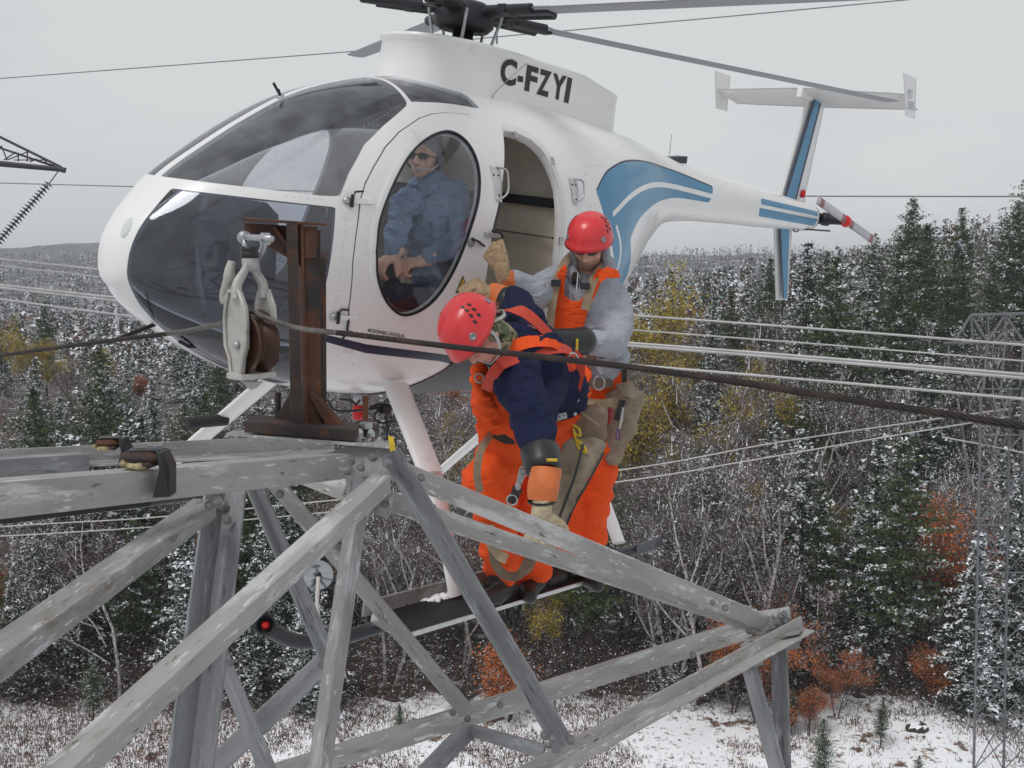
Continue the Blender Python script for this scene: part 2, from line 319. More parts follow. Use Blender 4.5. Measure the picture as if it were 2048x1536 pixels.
def bare(seed, h=13., snow=.5, leaves=None, nleaf=0, pale=True, spread=.55, stems=1, leafsize=.13):
    r = np.random.default_rng(seed); t = MB(); tw = MB(); segs = []; ends = []
    def grow(p, d, L, rad, lev):
        q = p; pts = [p]; n = 3
        for i in range(n):
            d = unit(d+r.normal(size=3)*.16+np.array([0, 0, .10])); q = q+d*L/n; pts.append(q)
        (t if lev < 2 else tw).tube(pts, list(np.linspace(rad, rad*.55, len(pts))), 5 if lev < 2 else 3, caps=False)
        segs.append((pts[1], pts[-1], rad))
        if lev >= 4: ends.append(pts[-1]); ends.append(pts[1]); return
        nb = [4, 4, 3, 3][lev]+(1 if lev == 0 else 0)
        for k in range(nb):
            u = r.uniform(.3, 1) if lev else .35+.65*(k+.5)/nb; b0 = np3(pts[0])+(np3(pts[-1])-np3(pts[0]))*u
            a = r.random()*6.28; o = np.array([math.cos(a), math.sin(a), r.uniform(0, .7)]); dd = unit(d*(1-spread*.6)+o*spread)
            grow(b0, dd, L*r.uniform(.42, .62), rad*.45, lev+1)
    for s in range(stems):
        a = r.random()*6.28; grow(np.array([.35*math.cos(a)*(stems > 1), .35*math.sin(a)*(stems > 1), -.5]), unit([.16*math.cos(a), .16*math.sin(a), 1]), h*.8*r.uniform(.8, 1), .05+h*.0075, 0)
    trunk = t.mesh('trunk', barkg if pale else barkd)
    S = Soup()
    V = np.array(tw.v); F = np.array(tw.f); tri = np.concatenate([V[F[:, [0, 1, 2]]], V[F[:, [0, 2, 3]]]]); S.tri(tri, 0)
    E = np.array(ends); m = 7
    c = np.repeat(E, m, 0)+r.normal(size=(len(E)*m, 3))*.32; d = r.normal(size=c.shape)*np.array([1, 1, .8]); d /= np.linalg.norm(d, axis=1, keepdims=True); w_ = np.cross(d, [.3, .2, 1.]); w_ /= np.linalg.norm(w_, axis=1, keepdims=True)
    Lh = r.uniform(.12, .38, (len(c), 1)); S.tri(np.stack([c-d*Lh+w_*.011, c-d*Lh-w_*.011, c+d*Lh], 1), 0)
    # snow lying on the branches and twigs
    k = int(len(c)*.55*snow); idx = r.permutation(len(c))[:k]; S.tri(leaf_tris(c[idx], .05+.06*r.random(k), r, .4), 1)
    sg = [(a_, b_, rr) for a_, b_, rr in segs if rr < .08]
    A = np.array([a_ for a_, b_, rr in sg]); B_ = np.array([b_ for a_, b_, rr in sg]); k = int(len(A)*snow*.5)
    ii = r.permutation(len(A))[:k]; A = A[ii]+[0, 0, .03]; B_ = B_[ii]+[0, 0, .03]; s_ = np.cross(B_-A, [0, 0, 1.]); s_ /= np.linalg.norm(s_, axis=1, keepdims=True)+1e-9
    S.tri(np.stack([A+s_*.026, A-s_*.026, B_], 1), 1)
    mats = [twigm, snowl]
    if leaves is not None:
        n = nleaf; ct = E[r.integers(0, len(E), n)]+r.normal(size=(n, 3))*.42; S.tri(leaf_tris(ct, leafsize*(.6+.8*r.random(n)), r), 2); mats.append(leaves)
    return trunk, S.me('crown', mats)
KIND = {}
KIND['spruce'] = [conifer(10+i, [15, 13, 17, 12][i], [3.3, 2.8, 3.7, 3.2][i], [.75, .9, .6, 1.][i]) for i in range(4)]
KIND['pine'] = [conifer(20+i, [17, 15, 19][i], [3.4, 3.0, 3.9][i], [.15, .25, .35][i], True, 1.25) for i in range(3)]
KIND['bare'] = [bare(30+i, [13, 15, 11, 14][i], [.8, .7, 1., .6][i], stems=[1, 2, 3, 1][i]) for i in range(4)]
KIND['brownwood'] = [bare(40+i, [10, 8][i], .8, rusty, [2600, 1900][i], False, .6, 2, .1) for i in range(2)]
KIND['orange'] = [bare(50+i, [9, 6][i], .5, orang, [6500, 5000][i], False, .6, 2, .15) for i in range(2)]
KIND['yellow'] = [bare(60+i, [11, 8][i], .25, yelo, [9000, 6500][i], True, .6, 2, .15) for i in range(2)]
NAME = {'spruce': ('spruce_tree', 'snow-laden dark green spruce', 'tree'), 'pine': ('pine_tree', 'tall green pine with little snow', 'tree'), 'bare': ('bare_tree', 'leafless pale snowy tree', 'tree'),
        'brownwood': ('broadleaf_tree', 'low dark russet-leaved snowy tree', 'tree'), 'orange': ('maple_tree', 'small tree in orange autumn leaf', 'tree'), 'yellow': ('birch_tree', 'broadleaf tree in yellow leaf', 'tree')}
tree_count = 0
tm_ = dict(spruce=(.76, .95), pine=(.75, .95), bare=(.8, .95), brownwood=(.75, .95), orange=(.6, .7), yellow=(.7, .8))
def place(kind, px, D, sc=1., rank='', var=None, label=None):
    global tree_count
    k = KIND[kind]; tm, cm = k[random.randrange(len(k)) if var is None else var]
    x = (px-1024)/FPX*D*1.0; z = ground(x, D)
    nm, lb, ct = NAME[kind]; side = 'left of the helicopter nose' if px < 190 else 'below the helicopter nose' if px < 430 else 'beyond the rusty bracket' if px < 660 else 'under the helicopter belly' if px < 930 else 'behind the linemen' if px < 1240 else 'below the tail boom' if px < 1500 else 'below the lower tail fin' if px < 1640 else 'right of the tail rotor' if px < 1780 else 'left of the lattice tower' if px < 1930 else 'behind the lattice tower'
    e = empty(nm, (x, D, z-.1), label or ((('short ' if sc < tm_[kind][0] else 'large ' if sc > tm_[kind][1] else 'medium ')+lb.replace('tall green', 'green')).replace('short low', 'low stunted').replace('large low', 'broad low').replace('medium low', 'low').replace('large small', 'larger').replace('medium small', 'small').replace('short small', 'very small')+' '+side+rank), ct, label and None or (kind+' trees '+side+rank))
    e.rotation_euler = (random.uniform(-.03, .03), random.uniform(-.03, .03), random.random()*6.28); s = sc*random.uniform(.92, 1.08); e.scale = (s*random.uniform(.9, 1.12), s*random.uniform(.9, 1.12), s)
    for n_, me in (('trunk', tm), ('crown', cm)):
        c = bpy.data.objects.new(n_, me); COL.objects.link(c); c.parent = e
    tree_count += 1; return e
# rows of trees from the edge of the clearing to the top of the slope
rows = [(61, 3.7, ' at the clearing edge'), (65, 3.7, ' at the clearing edge'), (70, 3.9, ' in mid wood'), (77, 4.1, ' in mid wood'), (86, 4.3, ' in mid wood'), (96, 4.7, ' up the slope'), (107, 5.2, ' up the slope'), (120, 5.8, ' up the slope'), (134, 6.4, ' on the slope top')]
def pick(px, D):
    r = random.random()
    if px < 600:   w_ = dict(spruce=.36, pine=.26, bare=.14, brownwood=.14, orange=.05, yellow=.05)
    elif px < 1300: w_ = dict(spruce=.26, pine=.04, bare=.38, brownwood=.24, orange=.05, yellow=.03)
    elif px < 1650: w_ = dict(spruce=.34, pine=.12, bare=.30, brownwood=.16, orange=.02, yellow=.06)
    else:          w_ = dict(spruce=.34, pine=.22, bare=.28, brownwood=.10, orange=.04, yellow=.02)
    if D > 100 and px > 1450: w_ = dict(spruce=.2, pine=.55, bare=.2, brownwood=.05, orange=0, yellow=0)
    s = 0
    for k, v in w_.items():
        s += v
        if r < s: return k
    return 'spruce'
for D0, sp, rk in rows:
    x = -.53*D0+random.random()*sp
    while x < .53*D0:
        D = D0+random.uniform(-2.5, 2.5); px = 1024+x/D*FPX; k = pick(px, D)
        sc = {'spruce': random.uniform(.62, 1.05), 'pine': random.uniform(.62, .95), 'bare': random.uniform(.7, 1.0), 'brownwood': random.uniform(.6, 1.1), 'orange': random.uniform(.5, .8), 'yellow': random.uniform(.6, .9)}[k]
        if px > 1400 and D > 84: sc *= 1.22
        if 1222 < px < 1356 and 68 < D < 107: sc *= .55
        if 1870 < px < 1990 and D < 66: sc *= .5
        if px < 600 and D > 90: sc *= .85
        if 640 < px < 1500 and D > 100: sc *= .8
        place(k, px, D, sc, rk); x += sp*random.uniform(.75, 1.25)
# trees the photograph singles out
for kind, px, D, sc, var, lab in [
    ('spruce', 1625, 64, .98, 0, 'big snow-hung spruce below the tail rotor, standing at the clearing edge'),
    ('spruce', 1990, 58, .95, 3, 'thickly snow-covered spruce beside the steel lattice tower on the right'),
    ('spruce', 1340, 61, .52, 1, 'short white-frosted spruce above the near tip of the crossarm'),
    ('pine', 1808, 128, 1.12, 0, 'tallest pine on the skyline, its spire right of the tail rotor'),
    ('pine', 1905, 118, .95, 1, 'skyline pine a little right of the tallest spire'),
    ('pine', 2010, 112, .98, 2, 'broad skyline pine at the right-hand edge of the photo'),
    ('pine', 1465, 120, .85, 1, 'dark pine standing left of the lower tail fin'),
    ('pine', 1520, 118, .75, 0, 'dark pine directly left of the lower tip of the tail fin'),
    ('bare', 1395, 58.5, 1.0, 0, 'tall pale leafless tree nearest the rear landing gear leg'), ('bare', 1490, 59, 1.0, 1, 'tall forked pale leafless tree under the thin rising lines'),
    ('bare', 1430, 60, .92, 2, 'many-stemmed pale leafless tree right of the landing gear'),
    ('bare', 1350, 60.5, .9, 1, 'pale leafless tree right next to the rear landing gear leg'),
    ('bare', 1540, 61, .85, 0, 'pale leafless tree left of the big snow-hung spruce'),
    ('bare', 1760, 76, .9, 1, 'leafless white-stemmed tree halfway up the slope on the right'),
    ('bare', 1700, 80, .9, 3, 'slender white-stemmed tree halfway up the slope, left of its twin'),
    ('orange', 1010, 57, .75, 1, 'bright orange small tree under the step of the helicopter'),
    ('orange', 1545, 57, .60, 0, 'orange small tree behind the tip of the crossarm'),
    ('orange', 1650, 55.5, .45, 1, 'low orange bush right of the crossarm tip'),
    ('orange', 1598, 56, .42, 1, 'low orange bush between the two crossarm legs'), ('orange', 1705, 57.5, .35, 0, 'low orange bush at the wood edge right of the crossarm'), ('orange', 1480, 58.5, .5, 0, 'orange small tree left of the crossarm tip'),
    ('pine', 60, 74, .92, 0, 'large green pine at the left edge below the conductors'), ('pine', 300, 70, .85, 1, 'green pine directly above the near beam clamp'), ('pine', 190, 78, .9, 2, 'broad green pine between the left edge and the nose'), ('spruce', 130, 66, .95, 0, 'big snowy spruce rising behind the left chord of the tower'), ('spruce', 560, 64, .8, 2, 'snowy spruce framed between the upright tower beams'),
    ('pine', 1700, 84, 1.0, 0, 'tall dark pine halfway up the slope right of the tail rotor'), ('spruce', 1850, 74, 1.1, 2, 'large snow-hung spruce directly left of the lattice tower'), ('orange', 1880, 59, .55, 1, 'orange tree low beside the left leg of the lattice tower'),
    ('orange', 1915, 65, 1.0, 0, 'tall orange tree left of the steel lattice tower'),
    ('orange', 2035, 64, 1.1, 1, 'orange tree behind the steel lattice tower'),
    ('orange', 262, 76, .9, 1, 'small orange tree under the nose of the helicopter'),
    ('orange', 400, 72, .75, 0, 'small orange tree just right of the nose, below the belly'),
    ('yellow', 1292, 108, 1.45, 0, 'large yellow tree right of the grey-hooded lineman'),
    ('yellow', 1395, 100, 1.15, 1, 'yellow tree under the conductors below the tail boom'),
    ('yellow', 1525, 92, 1.0, 0, 'greenish yellow tree right of the yellow pair'),
    ('yellow', 1270, 92, 1.1, 1, 'low yellow tree in front of the large yellow one'),
    ('yellow', 1690, 78, .6, 1, 'little yellow tree on the slope above the big spruce'),
    ('yellow', 160, 80, .45, 1, 'little yellow tree among the conifers on the left')]:
    place(kind, px, D, sc, '', var, lab)
# the wood beyond, one mass
S = Soup(); r = np.random.default_rng(9); cs = []; sz = []; mi = []
N = 8500
uu = r.uniform(-.62, .62, N); DD = 150*np.exp(r.random(N)*1.9)
for u, D in zip(uu, DD):
    x = u*D; z = ground(x, D); h = r.uniform(5, 11)*(1 if D < 300 else .85); n = 22 if D > 320 else 46
    wz = r.random(n)**.75; rad = (1-wz)*h*.19*r.random(n)**.5+.05; a = r.random(n)*6.28
    c = np.stack([x+rad*np.cos(a), D+rad*np.sin(a), z+wz*h], 1); q = r.random()
    cs.append(c); sz.append(np.full(n, h*.038+.10+.0004*D)); base = 0 if q < .5 else 2 if q < .8 else 3 if q < .88 else 1
    mi.append(np.where(r.random(n) < .2, 1, base))
c = np.concatenate(cs); T = leaf_tris(c, np.concatenate(sz), r, .3); S.v.append(T); S.m.append(np.concatenate(mi))
o = link('far_forest', S.me('far_forest', [spr_g, snowl, twigm, rusty])); tag(o, 'distant mixed wood with snow on the hillsides', 'forest', None, 'stuff')
# undergrowth at the foot of the trees, brush and tufts on the snow
S = Soup(); n = 60000; u = r.uniform(-.56, .56, n); D = 57.5+r.gamma(1.6, 5.5, n); x = u*D
z = np.array([ground(a_, b_) for a_, b_ in zip(x[::6], D[::6])]); z = np.repeat(z, 6)[:n]; xx = np.repeat(x[::6], 6)[:n]+r.normal(size=n)*.5; dd = np.repeat(D[::6], 6)[:n]+r.normal(size=n)*.5
hgt = r.random(n)**1.6*3.2; c = np.stack([xx, dd, z+hgt], 1)
d = r.normal(size=(n, 3))*np.array([.5, .5, 1]); d /= np.linalg.norm(d, axis=1, keepdims=True); w_ = np.cross(d, [1, .3, 0.]); w_ /= np.linalg.norm(w_, axis=1, keepdims=True); Lh = r.uniform(.15, .6, (n, 1))
S.tri(np.stack([c-d*Lh+w_*.016, c-d*Lh-w_*.016, c+d*Lh], 1), 0)
i = r.permutation(n)[:26000]; S.tri(leaf_tris(c[i]+r.normal(size=(len(i), 3))*.15, .05+.07*r.random(len(i)), r, .5), 1)
i = r.permutation(n)[:16000]; S.tri(leaf_tris(c[i]+r.normal(size=(len(i), 3))*.15, .06+.08*r.random(len(i)), r, .2), 2)
i = r.permutation(n)[:9000]; S.tri(leaf_tris(c[i]+r.normal(size=(len(i), 3))*.15, .08+.1*r.random(len(i)), r, .2), 3)
o = link('undergrowth', S.me('undergrowth', [twigm, snowl, rusty, spr_g])); tag(o, 'tangled snowy undergrowth of twigs under the wood edge', 'undergrowth', None, 'stuff')
S = Soup(); n = 60000; keep = []
u = r.uniform(-.56, .56, n); D = r.uniform(44, 64, n); x = u*D
dn = np.array([noise.noise(Vector((a_*.16, b_*.16, 7)))+.6*noise.noise(Vector((a_*.6, b_*.6, 2))) for a_, b_ in zip(x, D)])
prob = np.clip((dn+.12+np.where(u < -.12, .6*np.clip((-.10-u)*6, 0, 1), 0)+np.clip((D-58)*.08, 0, .4))*2.0, .01, 1); m = r.random(n) < prob; x, D = x[m], D[m]; n = len(x)
z = np.array([ground(a_, b_) for a_, b_ in zip(x, D)]); c = np.stack([x, D, z], 1)
for k in range(2):
    d = r.normal(size=(n, 3))*.35+[0, 0, 1]; d /= np.linalg.norm(d, axis=1, keepdims=True); Lh = r.uniform(.12, .42, (n, 1)); w_ = np.cross(d, [0, 1, 0.]); cc = c+r.normal(size=(n, 3))*[.2, .2, 0]
    S.tri(np.stack([cc+w_*.02, cc-w_*.02, cc+d*Lh], 1), k)
i = r.permutation(n)[:int(n*.35)]; S.tri(leaf_tris(c[i]+[0, 0, .2], .05+.06*r.random(len(i)), r, .3), 2)
i = r.permutation(n)[:int(n*.06)]; S.tri(leaf_tris(c[i]+[0, 0, .12], .12+.1*r.random(len(i)), r, .3), 3)
brush = mat('red_brown_brush', (.15, .065, .048), .95, 0, .4, .8)
o = link('brush_tufts', S.me('brush_tufts', [brush, twigm, snowl, pine_g])); tag(o, 'reddish brown brush and dead grass poking through the snow', 'brush', None, 'stuff')

# saplings and a few dark stumps out on the snow
for k, (px, D, sc, lab) in enumerate([(1607, 55.5, .16, 'evergreen sapling on the snow just right of the crossarm tip'), (1795, 54, .2, 'evergreen sapling on the snow in the middle of the right clearing'), (1672, 50, .2, 'broad evergreen sapling low on the snow at the right'), (792, 54.5, .14, 'evergreen sapling on the snow between two tower beams'), (668, 50.5, .15, 'evergreen sapling on the snow left of the long upright beam'), (150, 57, .2, 'evergreen sapling in the red brush at the left'), (1880, 48, .16, 'evergreen sapling beside the foot of the lattice tower')]):
    e = place('pine', px, D, sc, '', k % 3, lab); e.name = 'sapling'; e['category'] = 'sapling'
stm = mat('stump_wood', (.06, .045, .035), .95, 0, .4, 6, .4, 20)
for px, D, s_, lab in [(1868, 56, 1.5, 'grey boulder lying in the snow left of the lattice tower'), (1690, 49.5, .9, 'dark stump in the snow right of the crossarm legs'), (1835, 47, .8, 'dark lump of earth in the snow at lower right'), (580, 52.5, 1.1, 'dark stump in the snow between the left tower beams')]:
    x = (px-1024)/FPX*D; b = MB(); b.ell((x, D, ground(x, D)+.02), (.42*s_, .35*s_, .24*s_), None, 12, 8)
    for i, v in enumerate(b.v): b.v[i] = tuple(Vector(v)+Vector((1, .6, .8))*noise.noise(Vector(v)*3.4)*.34)
    b.sm = [False]*len(b.sm); b.m = [1 if sum(b.v[q][2] for q in f)/4 > ground(x, D)+.15*s_ else 0 for f in b.f]
    tag(b.build('boulder' if 'boulder' in lab else 'stump', [stm, snowm]), lab, 'boulder' if 'boulder' in lab else 'stump')
# ================================================================ STEEL TOWER THE PHOTO IS TAKEN FROM
tower = empty('steel_tower', P(740, 905, 3.2)-np.array([0, 0, 8]), 'weathered galvanised lattice tower arm of bolted angle beams in the foreground', 'steel tower')
def angle(p0, p1, w, rot, m=galv, w2=None, t=.009, name='angle_beam', parent=tower, label=None, ext=0):
    """an L-section from p0 to p1; rot (deg) turns the section about the beam; at rot=0 one leg faces the camera and hangs below the corner, the other runs back from its top edge"""
    p0, p1 = np3(p0), np3(p1); d = unit(p1-p0); p0 = p0-d*ext; p1 = p1+d*ext
    view = unit((p0+p1)/2-CAMP); n = unit(view-d*np.dot(view, d)); v = np.cross(n, d)
    if v[2] < 0: v = -v
    a = math.radians(rot); A = -v*math.cos(a)+n*math.sin(a); B = v*math.sin(a)+n*math.cos(a); w2 = w2 or w
    # keep the visible middle of the section on the line
    c = -(A*np.dot(A*w+B*w2*0, -v)*0); off = -(-v)*( (max(0, np.dot(A*w, -v), np.dot(B*w2, -v))+min(0, np.dot(A*w, -v), np.dot(B*w2, -v)))/2)
    sec = [(0, 0), (w, 0), (w, t), (t, t), (t, w2), (0, w2)]
    Lh = np.linalg.norm(p1-p0)/2; cm_ = (p0+p1)/2+off; b = MB(); b.prism(sec, (0, 0, -Lh), (0, 0, Lh), np.array([1., 0, 0]), np.array([0, 1., 0])); o = b.build(name, m, parent, bevel=.0015)
    hd_ = 1 if np.dot(np.cross(A, B), d) > 0 else -1; M4 = Matrix([[A[i], B[i], d[i]*hd_, cm_[i]] for i in range(3)]+[[0, 0, 0, 1]]); lo_, ro_, sc_ = M4.decompose(); o.location = lo_; o.rotation_euler = ro_.to_euler()
    if label: o['label'] = label
    return o, A, B, n, v, off
def bolt(p, n, s=.011, m=mat('bolt_grey', (.20, .20, .205), .55, .5, .3, 40), parent=tower):
    s *= .8; n = unit(n); b = MB(); b.lathe([(0, .0), (s*1.5, 0), (s*1.5, .003), (0, .003)], p, n, 14, smooth=False)
    b.lathe([(s, .003), (s, .003+s*.8), (s*.8, .003+s*.95), (0, .003+s*.95)], p, n, 6, smooth=False); b.lathe([(s*.5, s), (s*.5, s*1.6), (0, s*1.6)], p, n, 8, smooth=False)
    return b.build('bolt', m, parent)
def plate(pts, n, th, m=galv, name='gusset_plate', parent=tower, label=None):
    b = MB(); b.poly(pts, unit(n)*th); o = b.build(name, m, parent, bevel=.001)
    if label: o['label'] = label
    return o
# -- left arm, towards the camera
angle(P(-120, 1008, 2.05), P(765, 922, 3.35), .078, 9, galv2, w2=.075, label='near top chord, streaked with pale scratches')
angle(P(-120, 926, 4.0), P(668, 888, 4.35), .072, 192, galv, w2=.075, label='rear top chord with its lower flange showing')
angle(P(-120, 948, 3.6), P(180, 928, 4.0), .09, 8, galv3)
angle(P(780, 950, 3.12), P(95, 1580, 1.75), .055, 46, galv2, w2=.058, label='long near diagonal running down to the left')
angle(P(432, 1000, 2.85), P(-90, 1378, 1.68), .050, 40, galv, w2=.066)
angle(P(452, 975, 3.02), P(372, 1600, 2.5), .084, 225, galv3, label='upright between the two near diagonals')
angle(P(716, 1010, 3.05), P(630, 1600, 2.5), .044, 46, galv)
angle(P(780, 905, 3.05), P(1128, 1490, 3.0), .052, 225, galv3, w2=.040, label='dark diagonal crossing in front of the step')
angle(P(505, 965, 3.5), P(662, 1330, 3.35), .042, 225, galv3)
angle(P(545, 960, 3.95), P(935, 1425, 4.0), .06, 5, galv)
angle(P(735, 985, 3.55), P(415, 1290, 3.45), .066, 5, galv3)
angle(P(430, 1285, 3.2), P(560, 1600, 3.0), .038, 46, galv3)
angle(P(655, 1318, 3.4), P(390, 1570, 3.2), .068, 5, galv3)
# -- arm tip on the right
TP = 4.45
angle(P(768, 930, 3.3), P(1580, 1266, TP), .070, 6, galv2, w2=.016, label='upper chord of the pair above the glove, mud along its edge')
angle(P(690, 973, 3.5), P(1550, 1264, TP+.1), .068, 184, galv2, w2=.016, label='lower chord of the pair')
angle(P(1600, 1256, TP-.02), P(850, 1668, 2.95), .062, 212, galv2, w2=.064, label='near bottom chord with a bright ridge')
angle(P(1500, 1256, TP+.35), P(480, 1572, 4.0), .088, 6, galv, label='far bottom chord')
angle(P(1558, 1290, TP-.02), P(1568, 1640, TP-.3), .052, 225, galv3)
angle(P(1494, 1318, TP-.12), P(1582, 1640, TP-.5), .050, 30, galv3)
angle(P(940, 1455, 3.9), P(830, 1570, 3.6), .07, 5, galv3)
angle(P(935, 1458, 3.92), P(1085, 1502, 3.35), .045, 8, galv3)
angle(P(600, 940, 3.9), P(780, 1010, 3.6), .09, 5, galv2)
angle(P(1490, 1322, TP-.1), P(1600, 1272, TP+.1), .04, 5, galv3)
# plates and bolts at the nodes
nA = unit(CAMP-P(740, 900, 3.2))
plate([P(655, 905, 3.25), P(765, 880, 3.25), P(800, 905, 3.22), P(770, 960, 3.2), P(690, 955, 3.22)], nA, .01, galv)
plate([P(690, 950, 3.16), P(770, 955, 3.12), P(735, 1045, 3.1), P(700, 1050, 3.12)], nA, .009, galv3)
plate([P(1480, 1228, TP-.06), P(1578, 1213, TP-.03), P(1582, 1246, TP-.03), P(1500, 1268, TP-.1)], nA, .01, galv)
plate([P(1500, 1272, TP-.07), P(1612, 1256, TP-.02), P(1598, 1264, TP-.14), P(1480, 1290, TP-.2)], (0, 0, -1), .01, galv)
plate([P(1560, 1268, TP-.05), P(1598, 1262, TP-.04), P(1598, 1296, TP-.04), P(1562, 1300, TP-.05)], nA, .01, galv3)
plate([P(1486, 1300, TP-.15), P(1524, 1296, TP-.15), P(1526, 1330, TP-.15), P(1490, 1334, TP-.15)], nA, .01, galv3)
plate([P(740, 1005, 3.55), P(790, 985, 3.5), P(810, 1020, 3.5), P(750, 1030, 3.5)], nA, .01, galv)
for px, py, Y, s in [(702, 922, 3.14, .012), (722, 935, 3.12, .011), (746, 915, 3.1, .012), (774, 926, 3.0, .013), (711, 1024, 2.97, .015), (935, 1437, 4.0-.06, .012), (1498, 1262, TP-.12, .012), (1545, 1234, TP-.06, .012), (1560, 1232, TP-.06, .012), (1552, 1247, TP-.06, .012), (1535, 1243, TP-.06, .012), (1570, 1243, TP-.06, .012), (1568, 1228, TP-.06, .012), (1505, 1288, 4.2, .012), (1355, 1372, 3.95, .012), (1105, 1475, 2.93, .012), (1112, 1496, 3.2, .014), (434, 1004, 2.7, .013), (419, 1010, 2.7, .011), (659, 880, 4.25, .012), (650, 1306, 3.28, .01), (460, 1326, 3.1, .01)]:
    bolt(P(px, py, Y), nA, s)
for px, py, Y, s in [(770, 1008, 3.4, .012), (560, 988, 3.4, .012), (1090, 1470, 2.95, .012), (1140, 1478, 2.95, .012), (1512, 1318, 4.2, .012), (1575, 1284, 4.35, .012), (905, 1425, 3.93, .012), (446, 1010, 2.95, .012), (455, 1040, 2.9, .012), (645, 1330, 3.25, .011), (620, 1110, 2.75, .012), (600, 1130, 2.73, .012), (420, 1290, 2.6, .012), (1425, 1205, 4.1, .011), (1450, 1216, 4.12, .011), (842, 955, 3.3, .011), (865, 1015, 3.5, .011), (1000, 1410, 4.0, .012), (1385, 1310, 4.15, .012), (540, 1200, 2.5, .011)]:
    bolt(P(px, py, Y), nA, s)
# ---------------------------------------------------------------- rusty bracket and running block
rb = empty('rusty_bracket', P(610, 862, 3.35), 'rusty steel bracket column with a gusseted foot, bolted on the crossarm', 'bracket')
YB = 3.35; ex = np.array([1., 0, 0]); ey = np.array([0, 1., 0]); ez = np.array([0, 0, 1.])
xb = unit(P(655, 455, YB)-P(487, 444, YB)); rx = unit([.93, .36, 0]); ry = unit([-.36, .93, 0])
def col_at(py): return P(606, py, YB)
b = MB(); b.box((P(602, 450, YB)+P(606, 856, YB))/2+ry*.0, (.008, .09, .665), np.array([rx, ry, ez]).T); b.build('column_web', rust, rb, .001)
b = MB(); b.box((P(596, 452, YB)+P(594, 856, YB))/2+np.array([0, -.05, 0]), (.034, .009, .655), np.array([rx, ry, ez]).T, 0); b.build('front_flange', rustd, rb, .001)
b = MB(); b.prism([(0, 0), (.05, 0), (.05, .008), (0, .008)], P(609, 460, YB-.03), P(611, 858, YB-.03), rx, ry); b.build('column_face', rust, rb, .001)
b = MB(); b.prism([(0, 0), (.032, 0), (.032, .05), (0, .05)], P(632, 514, YB), P(634, 862, YB), rx, ry); b.build('back_angle', rustd, rb, .001)
b = MB(); b.poly([P(484, 441, YB-.05), P(652, 452, YB-.05), P(654, 452, YB+.05), P(494, 440, YB+.05)], (0, 0, .008)); b.build('top_plate', rust, rb, .001)
b = MB(); b.poly([P(487, 446, YB), P(604, 453, YB), P(604, 532, YB), P(548, 500, YB), P(492, 474, YB)], (0, .009, 0)); b.build('arm_web', rust, rb, .001)
b = MB(); b.prism([(0, 0), (.008, 0), (.008, .03), (0, .03)], P(546, 452, YB-.03), P(600, 532, YB-.03), rx, ry); b.build('brace', rust, rb, .001)
b = MB(); b.poly([P(606, 452, YB-.035), P(634, 454, YB-.035), P(632, 516, YB-.035), P(608, 516, YB-.035)], (0, .008, 0)); b.build('cheek_plate', rust, rb, .001)
b = MB(); b.poly([P(588, 775, YB), P(588, 848, YB), P(544, 846, YB)], (.0, .008, 0)); b.build('gusset', rustd, rb, .001)
b = MB(); b.poly([P(608, 775, YB-.03), P(620, 778, YB-.03), P(682, 855, YB-.03), P(654, 854, YB-.03)], (0.01, .03, 0)); b.build('gusset', rust, rb, .001)
b = MB(); b.poly([P(606, 778, YB), P(612, 778, YB), P(676, 856, YB), P(606, 852, YB)], (0, .008, 0)); b.build('gusset_web', rustd, rb, .001)
b = MB(); b.prism([(0, 0), (.14, 0), (.14, .036), (0, .036)], P(489, 865, YB-.1), P(710, 883, YB-.1), unit([0, 1, 0]), ez); b.build('base_channel', rustd, rb, .002)
b = MB(); b.prism([(0, 0), (.10, 0), (.10, .03), (0, .03)], P(660, 872, YB+.02), P(750, 874, YB+.04), unit([0, 1, 0]), ez); b.build('base_plate', rustd, rb, .002)
for px, py0, py1, Y in [(556, 785, 845, YB+.05), (731, 792, 842, YB+.02)]:
    b = MB(); n = 14; pts = [P(px, py0+(py1-py0)*i/(n*2), Y) for i in range(n*2+1)]; b.tube(pts, [.0095+.001*(i % 2) for i in range(n*2+1)], 10); b.build('threaded_rod', rust, rb)
b = MB(); q = P(732, 849, YB+.02); b.lathe([(0, 0), (.024, 0), (.024, .018), (.0, .018)], q-ez*.012, ez, 6, smooth=False); b.build('nut', steelb, rb)
for px, py in [(719, 872), (742, 873), (715, 882), (668, 880)]:
    b = MB(); b.lathe([(0, 0), (.013, 0), (.013, .012), (.008, .022), (0, .026)], P(px, py, YB-.03), ez, 8, smooth=False); b.build('nut', steelb, rb)
b = MB(); b.poly([P(452, 866, YB-.12), P(786, 893, YB-.16), P(790, 886, YB+.05), P(470, 860, YB+.1)], (0, 0, -.008)); b.build('bearing_plate', galv2, rb, .001)
t_ = empty('yellow_tag', P(783, 890, 3.15), 'small yellow tape tag stuck on the tower node beside the landing gear', 'tag')
b = MB(); b.poly([P(776, 872, 3.14), P(786, 874, 3.14), P(792, 900, 3.13), P(780, 903, 3.13)], (0, .003, 0)); tg = b.build('tag', yell, t_)

